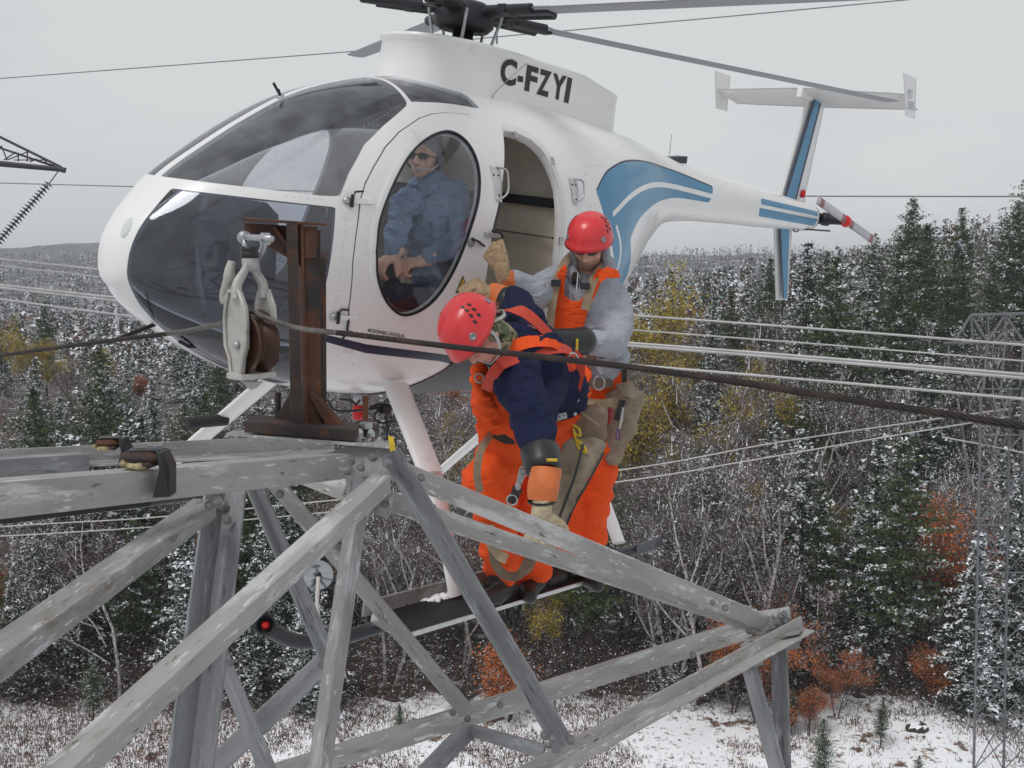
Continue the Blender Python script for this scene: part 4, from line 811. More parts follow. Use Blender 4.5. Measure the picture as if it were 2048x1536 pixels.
# --- painted scheme: same skin, other paint
def band(pts, w0, w1=None):
    p = np.array(pts); t = np.gradient(p, axis=0); t /= np.linalg.norm(t, axis=1, keepdims=True); n = np.stack([-t[:, 1], t[:, 0]], 1); w_ = np.linspace(w0, w1 or w0, len(p))[:, None]/2
    return np.concatenate([p+n*w_, (p-n*w_)[::-1]])
def cm(pts, n=6): return [(a[0], a[1]) for a in catmull([(*p, 0) for p in pts], n)]
TOPL = cm([(-.60, -1.03), (-.68, -.955), (-.80, -.885), (-1.08, -.812), (-1.5, -.783), (-2.05, -.80), (-2.585, -.858)])
LOWL = cm([(-2.55, -.985), (-2.2, -.983), (-1.94, -.995), (-1.56, -1.06), (-1.25, -1.165), (-1.12, -1.29)])
DOWN = cm([(-1.20, -1.38), (-1.27, -1.5), (-1.22, -1.64), (-1.10, -1.76), (-1.03, -1.62), (-.93, -1.46), (-.80, -1.30), (-.69, -1.17)])
BLUE = TOPL+LOWL+DOWN
WST = band(cm([(-.93, -1.62), (-1.0, -1.47), (-.97, -1.34), (-.86, -1.22)]), .022).tolist(); 
WS2 = band(cm([(-.80, -1.155), (-1.03, -1.04), (-1.3, -.965), (-1.6, -.925), (-2.0, -.913), (-2.6, -.936)]), .032, .034).tolist()
NAVL = band(TOPL, .022).tolist()
T1 = [(-3.36, -.887), (-4.34, -.935), (-4.34, -.962), (-3.36, -.927)]; T2 = [(-3.36, -.950), (-4.34, -.985), (-4.38, -1.04), (-3.36, -1.02)]
T1 = [(-3.36, -.885), (-4.47, -.915), (-4.47, -.955), (-3.36, -.934)]; T2 = [(-3.34, -.962), (-4.47, -.982), (-4.47, -1.045), (-3.38, -1.03)]
BELT = [(1.20, -1.885), (1.18, -1.925), (.93, -1.985), (.68, -2.012), (.42, -2.04), (.225, -2.08), (.25, -2.02), (.6, -1.975), (.95, -1.935)]
rest = hull; pieces = []
for sgn in (1, -1):
    b_, rest = clip(rest, sided(sdf(BLUE), sgn)); w1, b_ = clip(refine(b_, sdf(WS2)), sdf(WS2)); w2, b_ = clip(refine(b_, sdf(WST)), sdf(WST)); n1, b_ = clip(refine(b_, sdf(NAVL)), sdf(NAVL))
    pieces += [(w1, 0), (w2, 0), (n1, 3), (b_, 2)]
    for t_ in (T1, T2): a, rest = clip(refine(rest, sided(sdf(t_), sgn), 1), sided(sdf(t_), sgn)); pieces.append((a, 2))
    a, rest = clip(refine(rest, sided(sdf(BELT), sgn)), sided(sdf(BELT), sgn)); pieces.append((a, 3))
pieces.append((rest, 0))
Vs = []; Ts = []; Ms = []; o_ = 0
for (V, T), m in pieces: Vs.append(V); Ts.append(T+o_); Ms.append(np.full(len(T), m)); o_ += len(V)
body = hull_obj('fuselage', (np.concatenate(Vs), np.concatenate(Ts)), [white, beige, blue, navy], heli, .028, np.concatenate(Ms))
for (k, sgn), pt in panes.items(): hull_obj({'up': 'windscreen_pane', 'lo': 'chin_window', 'roof': 'roof_window'}[k], offs(pt, -.003), [GL_LO if k == 'lo' else GL_UP], heli, .004, inner=0)
dr = hull_obj('front_door', offs(clip(door, lambda p, f=sdf(DOOR): f(p)-.004)[0], .006), [white, beige], heli, .03)
bub = sdf(OVAL)
hull_obj('door_window', offs(dglass, lambda p: .004+.05*np.sqrt(np.clip(bub(p), 0, .22))), [GL_DR], dr, .004, inner=0)
rim_ = narrow(bub, 1, -.030, .002); hull_obj('window_ring', offs(rim_, .013), [white], dr, .02, inner=0)
seal_ = narrow(bub, 1, -.005, .005, 3); hull_obj('window_seal', offs(seal_, .017), [blackp], dr, .012, inner=0)
hull_obj('starboard_window', sglass, [GL_DR], heli, .004, inner=0); hull_obj('starboard_window', rglass, [GL_DR], heli, .004, inner=0)
# raised frame round the rear opening, seam gaps
fr = sdf(REAR); fr_ = narrow(fr, 1, -.035, -.001, 2, lambda p: .13-p[:, 0]); hull_obj('door_frame', offs(fr_, .005), [whited], heli, .05, inner=0)
ds_ = sdf(DOOR); se_ = narrow(ds_, 1, -.001, .0035, 4); hull_obj('door_seam', offs(se_, .0012), [mat('seam', (.10, .10, .10), .8)], heli, .01, inner=0)
MATD = [(.30, -2.02), (.34, -2.10), (.44, -2.19), (.58, -2.27), (.66, -2.45), (-.45, -2.45), (-.42, -2.1), (-.31, -2.0)]
mt, _ = clip(HULL, sided(sdf(MATD), 1)); hull_obj('rubber_mat', offs(mt, .007), [mat('black_mat', (.02, .021, .024), .45, 0, .2, 9, .3, 25)], heli, .006, inner=0)
def band_on_hull(name, poly, m, off=.002, side=1, par=None, th=.004): a, _ = clip(HULL, sided(sdf(poly), side)); return hull_obj(name, offs(a, off), [m], par or heli, th, inner=0)
# panel lines on nose and belly
pl = mat('panel_line', (.33, .32, .31), .7)
for pts in ([(1.27, -1.2), (1.30, -1.6), (1.30, -1.9)], [(-.5, -.85), (-.55, -1.2), (-.6, -1.6), (-.55, -2.0)], [(1.0, -2.03), (.8, -2.12), (.72, -2.3)], [(-2.62, -.75), (-2.62, -1.2)], [(-.35, -.70), (-.52, -.9), (-.56, -1.1)]):
    a = narrow(sdf(band(cm(pts, 6), .004)), 1, 0, 1, 4); hull_obj('panel_line', offs(a, .0008), [pl], heli, .002, inner=0)
# landing-light dimple on the nose band, and blister
p_, n_ = surfn(1.90, -1.47, 1)
q_ = np.array([1.955, .075, -1.49]); nn_ = unit([.75, .35, .45])
def proj_hull(px, py):                                    # nearest facing hull point under a pixel
    V = HULL[0]; W = HUB+V[:, :3]@HM; rel = W-CAMP; y = rel[:, 1]*math.cos(PIT)-rel[:, 2]*math.sin(PIT); z = rel[:, 2]*math.cos(PIT)+rel[:, 1]*math.sin(PIT)
    d = (1024+FPX*rel[:, 0]/y-px)**2+(768-FPX*z/y-py)**2+np.where(((V[:, 3:]@HM)*rel).sum(1) < 0, 0, 1e9); i = d.argmin(); return V[i, :3], V[i, 3:]
p_, n_ = proj_hull(252, 455); b = MB(); Rn = frame(n_, (0, 0, 1)); b.ell(p_-n_*.004, (.026, .010, .052), Rn, 20, 10); b.build('nose_dimple_shade', mat('dimple_shade_paint', (.60, .64, .62), .7), heli)  # grey-green disc: shading of the nose dimple put into its colour
p_, n_ = proj_hull(378, 690); b = MB(); b.tube([p_+n_*.004+np.array([.05, 0, .02]), p_+n_*.01, p_+n_*.004+np.array([-.05, .0, -.01])], .008, 8); b.build('nose_scoop', blackp, heli)
# pitot tube
p_, n_ = LP(296, 654, .08), None; b = MB(); b.tube([LP(330, 640, .06), LP(297, 654, .08), LP(215, 686, .18)], [.012, .010, .010], 10); b.build('pitot_tube', blackp, heli)
# outside air probe through the windscreen
p_, n_ = proj_hull(563, 195); b = MB(); b.tube([p_-n_*.03, p_+n_*.04], .008, 8); b.tube([LP(547, 166, p_[1]), p_+n_*.012, LP(560, 226, p_[1])], .0075, 8); b.build('temperature_probe', blackp, heli)
b = MB(); b.lathe([(0, 0), (.022, 0), (.018, .008), (0, .01)], p_, n_, 12); b.build('probe_collar', steelb, heli)
# hinges
for (px, py) in ((703, 406), (680, 630)):
    p_, n_ = proj_hull(px, py); h = empty('door_hinge', (0, 0, 0)); h.parent = heli; LOCAL.add(h.name)
    fx = unit(np.array([-1, 0, .02])-n_*np.dot([-1, 0, .02], n_)); Rf = np.array([fx, n_, np.cross(fx, n_)]).T
    b = MB(); b.box(p_+fx*.05+n_*.010, (.11, .008, .026), Rf); b.build('hinge_arm', white, h, .003)
    b = MB(); b.tube([p_+n_*.014-fx*.006-np.array([0, 0, .03]), p_+n_*.014-fx*.006+np.array([0, 0, .03])], .009, 10); b.build('hinge_pin', blackp, h)
    b = MB(); b.lathe([(0, 0), (.018, 0), (.018, .012), (.006, .016), (0, .016)], p_-fx*.03+n_*.002, n_, 14); b.build('hinge_disc', steelb, h)
    b = MB(); b.tube([p_+n_*.018+np.array([0, 0, .03]), p_+n_*.018+fx*.004+np.array([0, 0, .042]), p_+n_*.02+fx*.045+np.array([0, 0, .045])], .005, 6); b.build('quick_release', blackp, h)
b = MB(); pts = [surfn(x, z) for x, z in ((1.105, -1.80), (1.09, -1.87), (1.10, -1.90))]; b.tube([p+n*.014 for p, n in pts], .006, 6); b.build('door_stay', blackp, dr)
# plates with handles by the rear opening
def handle(cx, cz, w_, h_, name):
    hh = empty(name, (0, 0, 0)); hh.parent = heli; LOCAL.add(hh.name); p, n = surfn(cx, cz); fx = unit(np.array([-1, 0, 0])-n*np.dot([-1, 0, 0], n)); fz = np.cross(fx, n); fz = fz if fz[2] > 0 else -fz
    b = MB(); ol = [(-.6, .5), (.2, .42), (.35, .1), (.2, -.5), (-.3, -.42)]; b.poly([p+n*.004+fx*u*w_+fz*v*h_ for u, v in ol], n*.004); b.build('backplate', alu, hh)
    b = MB(); ol = [(-.1, .47), (.5, .40), (.62, .1), (.45, -.25), (-.15, -.47)]; b.tube(catmull([p+n*(.006 if i in (0, 4) else .032)+fx*u*w_+fz*v*h_ for i, (u, v) in enumerate(ol)], 6), .0055, 8); b.build('grip', steelb, hh)
    for u, v in ((-.35, .25), (.05, .25), (.0, -.3)): b = MB(); b.lathe([(0, 0), (.006, 0), (.005, .003), (0, .004)], p+n*.008+fx*u*w_+fz*v*h_, n, 8); b.build('screw', blackp, hh)
    return hh
handle(.262, -1.075, .085, .19, 'door_handle'); handle(-.385, -1.055, .075, .15, 'door_handle')
# latch on the door edge
p_, n_ = surfn(.285, -1.335)
lt_ = empty('door_latch', (0, 0, 0)); lt_.parent = heli; LOCAL.add(lt_.name)
b = MB(); c_ = LP(985, 470, p_[1]+.02); b.box(c_, (.10, .03, .022), frame(n_, (0, 0, 1))@np.eye(3)); b.build('latch_body', steelb, lt_, .004)
b = MB(); b.tube([LP(985, 462, p_[1]+.03), LP(1000, 464, p_[1]+.035), LP(1006, 474, p_[1]+.03)], .008, 8); b.build('latch_lever', blackp, lt_)
p2, n2 = proj_hull(962, 482); b = MB(); b.tube([LP(944, 477, p2[1]+.02), LP(957, 483, p2[1]+.025), LP(968, 492, p2[1]+.02)], .012, 8, flat=.5); b.build('door_knob', blackp, lt_)
p2, n2 = proj_hull(936, 481); b = MB(); b.lathe([(0, 0), (.024, 0), (.022, .005), (0, .006)], p2+n2*.014, n2, 16); b.build('lock_disc', mat('lock_grey', (.25, .25, .25), .5), lt_)
for (px, py) in ((1030, 268), (1103, 322), (1122, 478)):
    p2, n2 = proj_hull(px, py); b = MB(); b.box(p2+n2*.004, (.03, .012, .045), frame(n2, (0, 0, 1)), bev=0); b.build('striker', steelb, heli, .003)
# --- markings
def text_mesh(s, font_off=0., spacing=1.):
    cu = bpy.data.curves.new('marking', 'FONT'); cu.body = s; cu.size = 1; cu.offset = font_off; cu.space_character = spacing; cu.resolution_u = 4
    o = bpy.data.objects.new('marking', cu); COL.objects.link(o); C.view_layer.update(); me = bpy.data.meshes.new_from_object(o.evaluated_get(C.evaluated_depsgraph_get())); bpy.data.objects.remove(o)
    v = np.array([x.co[:] for x in me.vertices]); mn, mxx = v[:, :2].min(0), v[:, :2].max(0); return v, [tuple(p.vertices) for p in me.polygons], mn, mxx
def marking(s, fn, m, parent, name='marking', off=0., spacing=1., sub=0):
    v, f, mn, mxx = text_mesh(s, off, spacing); uv = (v[:, :2]-mn)/(mxx-mn); b = MB(); b.add([fn(u, w_) for u, w_ in uv], f, 0); return b.build(name, m, parent, fix=False)
def quadmap(tl, tr, br, bl, f): 
    tl, tr, br, bl = map(np3, (tl, tr, br, bl)); return lambda u, v: f((bl*(1-u)+br*u)*(1-v)+(tl*(1-u)+tr*u)*v)
def px_on_hull(off=.0025):
    def f(q):
        p, n = proj_hull(q[0], q[1]); P_ = LP(q[0], q[1], p[1]); 
        for _ in range(3): P_ = LP(q[0], q[1], surf(P_[0], P_[2])+off)
        return P_
    return f
ink = mat('black_marking', (.015, .015, .017), .5)
marking('MCDONNELL DOUGLAS', quadmap((737, 657), (809, 669), (808, 676), (736, 664), px_on_hull(.009)), ink, dr, off=.02)
# warning triangle
wt = empty('warning_sign', (0, 0, 0)); wt.parent = heli; LOCAL.add(wt.name); F_ = px_on_hull
b = MB(); b.poly([F_(.009)(q) for q in ((926, 551), (911, 586), (936, 585))], (0, .001, 0)); b.build('black_border', ink, wt)
b = MB(); b.poly([F_(.011)(q) for q in ((926, 557), (914, 583), (933.5, 582))], (0, .001, 0)); b.build('yellow_triangle', mat('sign_yellow', (.75, .5, .02), .5), wt)
b = MB(); b.poly([F_(.0125)(q) for q in ((924.5, 566), (927.5, 566), (931, 577), (918, 578))], (0, .001, 0)); b.build('symbol', mat('sign_symbol', (.12, .08, .01), .5), wt)
# --- mast fairing
dg = MB(); zt = -.335; n = 40; secs = []
def plan(s):                                             # outline of the fairing, s 0..1 from front round the port side to the back
    pts = [(.50, 0), (.47, .13), (.38, .235), (.24, .30), (.05, .315), (-.25, .29), (-.7, .225), (-1.15, .15), (-1.36, .11), (-1.38, 0)]
    return pts
pp = cm(plan(0), 5); full = pp+[(x, -y) for x, y in pp[::-1][1:-1]]
def topz(x): return zt if x > -.05 else zt+0.0-(-.05-x)*.0
lev = [(-.80, 1.10), (-.62, 1.05), (-.5, 1.02), (-.37, 1.0), (-.352, 1.035), (zt, 1.035), (zt+.006, 1.0), (zt+.012, .8), (zt+.014, .3), (zt+.014, .02)]
vs_ = []
for z, k in lev:
    for x, y in full: fx_ = (x-0.)*(k if x > 0 else (1 if k > .9 else k)); vs_.append((fx_+(0 if x > 0 else 0), y*k, z-(max(0, -x-.9)*.12 if z > -.4 else 0)))
m_ = len(full); dg.add(vs_, [(i*m_+j, i*m_+(j+1) % m_, (i+1)*m_+(j+1) % m_, (i+1)*m_+j) for i in range(len(lev)-1) for j in range(m_)], 0, True)
fair = dg.build('mast_fairing', white, heli)
def fair_y(x, z): k = np.interp(z, [-.80, -.62, -.5, -.37], [1.10, 1.05, 1.02, 1.0]); xs = np.array(pp); return np.interp(-x, -xs[:, 0], xs[:, 1])*k
def px_on_fair(q):
    P_ = LP(q[0], q[1], .25)
    for _ in range(6): P_ = LP(q[0], q[1], fair_y(P_[0], P_[2])+.003)
    return P_
for ch, q4 in [('C', ((1003, 115), (1036, 121), (1031, 174), (1000, 168))), ('-', ((1036, 151), (1047, 153), (1046, 165), (1035, 163))), ('F', ((1055, 129), (1078, 136), (1072, 187), (1049, 181))), ('Z', ((1080, 137), (1104, 144), (1097, 195), (1073, 188))), ('Y', ((1107, 146), (1134, 153), (1128, 203), (1101, 195))), ('I', ((1136, 154), (1145, 157), (1137, 207), (1128, 204)))]:
    marking(ch, quadmap(*q4, px_on_fair), ink, fair, off=.04 if ch not in 'I-' else 0)
b = MB(); b.tube(catmull([px_on_fair((981, 202)), px_on_fair((990, 183))+[0, .01, 0], px_on_fair((1010, 158))+[0, .03, 0], px_on_fair((1041, 126))+[0, .05, 0]], 5), .0025, 5); b.build('wire_antenna', mat('wire_grey', (.3, .3, .3), .5), heli)
# --- rotor mast, hub and blades
mh = empty('rotor_head', (0, 0, -.255)); mh.parent = heli; LOCAL.add(mh.name); 
def hv(b): b.v = [(v[0], v[1], v[2]+.12) for v in b.v]; return b
bk = mat('rotor_black', (.022, .024, .028), .5, .2, .2, 20)
def bb(b, nm, m=bk, bevel=0): hv(b); return b.build(nm, m, mh, bevel)
b = MB(); b.lathe([(0, -.36), (.075, -.36), (.072, -.20), (.09, -.2), (.09, -.17), (.06, -.17), (.06, -.05), (0, -.05)], (0, 0, 0), (0, 0, 1), 24); bb(b, 'mast')
b = MB(); b.lathe([(0, -.21), (.16, -.21), (.19, -.195), (.19, -.175), (.12, -.16), (0, -.16)], (0, 0, 0), (0, 0, 1), 32); bb(b, 'swashplate')
b = MB(); b.lathe([(0, -.10), (.14, -.10), (.17, -.07), (.17, .03), (.11, .06), (0, .07)], (0, 0, 0), (0, 0, 1), 32); bb(b, 'hub')
AZ0 = math.radians(24)
for k in range(5):
    a = AZ0+k*2*math.pi/5; dr_ = np.array([math.cos(a), math.sin(a), .018]); sd_ = np.array([-math.sin(a), math.cos(a), 0]); up_ = np.cross(dr_, sd_)
    b = MB(); b.prism([(-.035, -.02), (.035, -.02), (.045, 0), (.035, .02), (-.035, .02), (-.045, 0)], dr_*.14, dr_*.60, sd_, up_); bb(b, 'blade_grip', bevel=.004)
    b = MB(); b.tube([dr_*.24+sd_*.07, dr_*.56+sd_*.085], .030, 12); b.tube([dr_*.22-sd_*.07, dr_*.52-sd_*.08], .024, 12); b.box(dr_*.33, (.05, .2, .045), np.array([dr_, sd_, up_]).T); bb(b, 'lead_lag_damper')
    b = MB(); b.tube([np.array([.17*math.cos(a+.35), .17*math.sin(a+.35), -.19]), dr_*.2+sd_*.09+[0, 0, -.01]], .009, 8); bb(b, 'pitch_link', steelb)
    foil = [(-.085, 0), (-.06, .008), (0, .011), (.055, .009), (.085, .0), (.055, -.008), (0, -.009), (-.06, -.006)]
    b = MB(); b.prism(foil, dr_*.34, dr_*4.02+np.array([0, 0, .05]), sd_, up_, 0, True); bb(b, 'rotor_blade', mat('blade_grey', (.36, .37, .40), .5))
# small pipe posts on the fairing
for px, py0, py1 in ((831, 60, 76), (994, 52, 88)):
    b = MB(); b.tube([LP(px, py1, .1), LP(px, py0, .1)], .006, 6); b.build('control_rod', steelb, heli)
# --- tail
def foilblade(b, root, tip, c0, c1, t0, t1, m=0):
    """lifting surface: root/tip = leading-edge points, chords run aft (-x)"""
    nrm = unit(np.cross(np3(tip)-np3(root), [-1, 0, 0])); n = 12; vs = []
    for P_, c_, t_ in ((np3(root), c0, t0), (np3(tip), c1, t1)):
        for i in range(n):
            u = i/(n-1); h = t_*2.6*(.2969*math.sqrt(u)-.126*u-.3516*u*u+.2843*u**3-.1036*u**4); vs.append(P_+np.array([-c_*u, 0, 0])+nrm*h)
        for i in range(n-2, 0, -1):
            u = i/(n-1); h = t_*2.6*(.2969*math.sqrt(u)-.126*u-.3516*u*u+.2843*u**3-.1036*u**4); vs.append(P_+np.array([-c_*u, 0, 0])-nrm*h)
    m_ = 2*n-2; b.add(vs, [(i, (i+1) % m_, m_+(i+1) % m_, m_+i) for i in range(m_)], m, True); b.add(vs[:m_], [tuple(range(m_))[::-1]], m); b.add(vs[m_:], [tuple(range(m_))], m); return nrm
a0, a1 = LP(1557, 392, 0), LP(1604, 404, 0); t0_, t1_ = LP(1616, 185, 0), LP(1652, 200, 0)
b = MB(); foilblade(b, a0-[0, 0, .06], t0_, a0[0]-a1[0]+.03, t0_[0]-t1_[0], .035, .025); b.build('vertical_fin', white, heli)
def fin_stripe(pxs, y, m, name='fin_stripe'): b = MB(); b.poly([LP(*q, y) for q in pxs], (0, .002, 0)); return b.build(name, m, heli)
fin_stripe([(1570, 402), (1589, 405), (1641, 203), (1630, 200)], .034, blue); fin_stripe([(1567, 401), (1570, 402), (1631, 200), (1628, 200)], .0345, navy); fin_stripe([(1588, 405), (1591, 405.5), (1643, 204), (1640.5, 203)], .0345, navy)
a0, a1 = LP(1544, 446, 0), LP(1583, 452, 0); t0_, t1_ = LP(1551, 600, 0), LP(1575, 604, 0)
b = MB(); foilblade(b, a0+[0, 0, .06], t0_, a0[0]-a1[0], t0_[0]-t1_[0], .035, .03); b.build('lower_fin', whited, heli)
fin_stripe([(1561, 450), (1579, 452), (1574, 598), (1567, 597)], .038, blue); fin_stripe([(1559, 450), (1561.5, 450), (1567.5, 597), (1565.5, 597)], .0385, navy)
b = MB(); b.tube([LP(1566, 600, 0), LP(1566, 611, 0), LP(1563, 628, 0)], [.018, .012, .010], 8); b.build('tail_skid', blackp, heli)
zs = .075; b = MB()
for sgn in (1, -1): foilblade(b, (-4.0, 0, zs), (-4.08, .86*sgn, zs), .46, .36, .055, .04)
b.v = [(v[0], v[1], v[2]+(v[0]+4.05)*.22) for v in b.v]; b.build('tailplane', whited, heli)
for sgn in (1, -1):
    b = MB(); foilblade(b, (-4.0, .87*sgn, zs+.14), (-4.14, .89*sgn, zs-.17), .27, .20, .016, .012)
    ep = b.build('tailplane_endplate', white, heli)
    if sgn == 1: 
        fn = lambda p: np3(p); gm_ = mat('grey_marking', (.22, .23, .24), .6)
        marking('MD', quadmap((-4.11, .893, zs+.035), (-4.20, .893, zs+.035), (-4.20, .898, zs-.03), (-4.11, .898, zs-.03), fn), gm_, ep, off=-.01); marking('500E', quadmap((-4.13, .898, zs-.05), (-4.27, .898, zs-.05), (-4.27, .903, zs-.115), (-4.13, .903, zs-.115), fn), gm_, ep, off=-.01)
b = MB(); b.box((-4.2, 0, zs-.03), (.42, .05, .08)); b.build('tailplane_fairing', white, heli, .01)
b = MB(); q_ = LP(1606, 388, .02); b.lathe([(0, -.03), (.022, -.03), (.022, .02), (.012, .035), (0, .04)], q_, (0, 0, 1), 14); b.build('beacon_light', redl, heli)
b = MB(); b.box(q_-[0, 0, .05], (.10, .03, .03)); b.build('beacon_mount', white, heli, .005)
# box and whip antenna on the boom
b = MB(); c_ = LP(1338, 322, 0); b.add([c_+v for v in ((.12, -.05, 0.0), (.12, .05, 0.0), (-.16, .05, -.0), (-.16, -.05, -.0), (.12, -.05, .01), (.12, .05, .01), (-.16, .05, .055), (-.16, -.05, .055))], [(0, 1, 2, 3), (4, 5, 6, 7), (0, 1, 5, 4), (1, 2, 6, 5), (2, 3, 7, 6), (3, 0, 4, 7)]); b.build('boom_antenna_box', mat('dark_box', (.03, .035, .045), .5), heli)
b = MB(); b.tube([LP(1339, 310, 0), LP(1343, 268, 0)], .0025, 5); b.build('whip_antenna', MATS['wire_grey'], heli)
b = MB(); p_ = LP(1336, 425, .03); b.tube([p_+[0, 0, .03], p_-[0, 0, .03]], .012, 8); b.build('boom_drain', whited, heli)
# tail rotor on the port side
tr = empty('tail_rotor', (-4.5, 0, -.97)); tr.parent = heli; LOCAL.add(tr.name)
def tb(b, nm, m, bevel=0): b.v = [(v[0]+4.5, v[1], v[2]+.97) for v in b.v]; return b.build(nm, m, tr, bevel)
b = MB(); b.lathe([(0, 0), (.115, 0), (.115, .04), (.07, .07), (.06, .16), (.045, .19), (0, .2)], (-4.49, 0, -.973), (-1, 0, 0), 20); tb(b, 'gearbox', bk)
b = MB(); b.tube([(-4.62, 0, -.97), (-4.62, .30, -.97)], [.055, .035], 14); b.lathe([(0, 0), (.06, 0), (.06, .05), (.035, .08), (0, .08)], (-4.62, .10, -.97), (0, 1, 0), 16); tb(b, 'output_housing', bk)
b = MB(); b.lathe([(0, 0), (.05, 0), (.055, .03), (.03, .06), (0, .06)], (-4.62, .30, -.97), (0, 1, 0), 16); tb(b, 'tail_rotor_hub', redl)
for a in (math.radians(12), math.radians(192)):
    d_ = np.array([math.cos(a), 0, math.sin(a)]); s_ = np.array([-math.sin(a), 0, math.cos(a)])
    b = MB()
    for q0, q1, mm in ((.05, .13, 0), (.13, .52, 1), (.52, .60, 0), (.60, .66, 1)): b.prism([(-.036, 0), (0, .008), (.04, 0), (0, -.005)], np.array([-4.62, .335, -.97])+d_*q0, np.array([-4.62, .335, -.97])+d_*q1, s_, np.array([0, 1, 0]), mm, True)
    tb(b, 'tail_rotor_blade', [mat('blade_red', (.30, .13, .14), .5), mat('blade_pale', (.50, .50, .52), .5)])
b = MB(); ctr = LP(1592, 457, .05); b.tube([ctr+np.array([.06*math.cos(t), 0, .028*math.sin(t)]) for t in np.linspace(0, 6.3, 20)], .006, 6); b.tube([LP(1605, 458, .05), LP(1660, 462, .2)], .008, 6); tb(b, 'pitch_control_rod', blackp)
for k in range(10):
    a = k*.628; b = MB(); b.lathe([(0, 0), (.012, 0), (.010, .012), (0, .013)], (-4.49, .105*math.cos(a), -.973+.105*math.sin(a)), (-1, 0, 0), 6, smooth=False); tb(b, 'flange_bolt', steelb)
# --- landing gear: faired legs, tubes, step
gear = empty('landing_gear', (0, 0, -2.2)); gear.parent = heli; LOCAL.add(gear.name)
def gb(b, nm, m, bevel=0): b.v = [(v[0], v[1], v[2]+2.2) for v in b.v]; return b.build(nm, m, gear, bevel)
def fairleg(px0, px1, y0, y1, w0, w1, nm='gear_leg', m=white):
    A_, B_ = LP(*px0, y0), LP(*px1, y1); d = unit(B_-A_); f = unit(np.array([1, 0, 0])-d*d[0]); s_ = np.cross(d, f); b = MB()
    sec = [(math.cos(t)*(1.0 if math.cos(t) > 0 else 1.0), .42*math.sin(t)) for t in np.linspace(0, 2*math.pi, 20)[:-1]]
    vs = []; 
    for u in np.linspace(0, 1, 7):
        c = A_+(B_-A_)*u; w_ = w0+(w1-w0)*u; vs += [c+f*w_*p+s_*w_*q for p, q in sec]
    m_ = len(sec); b.add(vs, [(i*m_+j, i*m_+(j+1) % m_, (i+1)*m_+(j+1) % m_, (i+1)*m_+j) for i in range(6) for j in range(m_)], 0, True); b.add(vs[:m_], [tuple(range(m_))]); b.add(vs[-m_:], [tuple(range(m_))[::-1]])
    gb(b, nm, m); return A_, B_
fairleg((792, 770), (862, 948), .42, .80, .082, .078); fairleg((856, 930), (884, 1010), .76, .86, .07, .066); fairleg((878, 990), (912, 1192), .86, 1.04, .052, .048, 'gear_foot')
A_, B_ = fairleg((1150, 840), (1238, 1086), .45, 1.02, .062, .054)
fairleg((545, 755), (392, 885), -.36, -.98, .075, .072); fairleg((398, 880), (330, 940), -.96, -1.12, .055, .05, 'gear_foot')
fairleg((1010, 830), (860, 960), -.45, -1.0, .06, .055)
b = MB(); b.tube([LP(375, 847, -.70), LP(384, 845, -.70), LP(452, 839, -.70)], [.030, .036, .036], 16); gb(b, 'foot_peg', blackr)
for y_, zt_ in ((1.0, 0), (-1.12, 0)):
    pass
zsk = -3.215
b = MB(); pts = catmull([LP(528, 1236, 1.0), LP(545, 1262, 1.0), LP(600, 1283, 1.0), LP(680, 1276, 1.0), LP(750, 1256, 1.0), (.6, 1.0, zsk), (-.8, 1.0, zsk+.01), (-1.28, 1.0, zsk+.015)], 8); b.tube(pts, .034, 16); gb(b, 'skid_tube', mat('skid_black', (.03, .032, .038), .45))
b = MB(); pts = catmull([(1.75, -1.15, zsk+.16), (1.6, -1.15, zsk+.05), (1.3, -1.15, zsk), (.0, -1.15, zsk), (-1.2, -1.15, zsk)], 6); b.tube(pts, .034, 14); gb(b, 'skid_tube', MATS['skid_black'])
q_ = LP(531, 1250, 1.02); vd = unit(w_ if False else W2H(CAMP)-q_)
b = MB(); b.lathe([(0, -.05), (.042, -.05), (.046, .0), (.046, .035), (.036, .035), (.036, .01), (0, .01)], q_, vd, 24); b.ell(LP(520, 1222, 1.02), (.03, .03, .03)); gb(b, 'lamp_housing', blackr)
b = MB(); b.ell(q_+vd*.018, (.018, .018, .018)); gb(b, 'red_position_lamp', redl)
# step platform with perforated tread and rails
def holes():
    m = bpy.data.materials.new('perforated_tread'); m.use_nodes = True; nt = m.node_tree; bs = nt.nodes['Principled BSDF']; bs.inputs['Base Color'].default_value = (.022, .023, .027, 1); bs.inputs['Roughness'].default_value = .5; bs.inputs['Metallic'].default_value = .2
    tc = nt.nodes.new('ShaderNodeTexCoord'); mp = nt.nodes.new('ShaderNodeMapping'); mp.inputs['Scale'].default_value = (62, 62, 0); nt.links.new(tc.outputs['Object'], mp.inputs[0])
    fr_ = nt.nodes.new('ShaderNodeVectorMath'); fr_.operation = 'FRACTION'; nt.links.new(mp.outputs[0], fr_.inputs[0]); sb = nt.nodes.new('ShaderNodeVectorMath'); sb.operation = 'SUBTRACT'; sb.inputs[1].default_value = (.5, .5, 0); nt.links.new(fr_.outputs[0], sb.inputs[0])
    ln = nt.nodes.new('ShaderNodeVectorMath'); ln.operation = 'LENGTH'; nt.links.new(sb.outputs[0], ln.inputs[0]); lt = nt.nodes.new('ShaderNodeMath'); lt.operation = 'LESS_THAN'; lt.inputs[1].default_value = .27; nt.links.new(ln.outputs['Value'], lt.inputs[0])
    tr = nt.nodes.new('ShaderNodeBsdfTransparent'); ms = nt.nodes.new('ShaderNodeMixShader'); nt.links.new(lt.outputs[0], ms.inputs[0]); nt.links.new(bs.outputs[0], ms.inputs[1]); nt.links.new(tr.outputs[0], ms.inputs[2]); nt.links.new(ms.outputs[0], nt.nodes['Material Output'].inputs[0]); return m
HOL = holes(); zp = -3.165
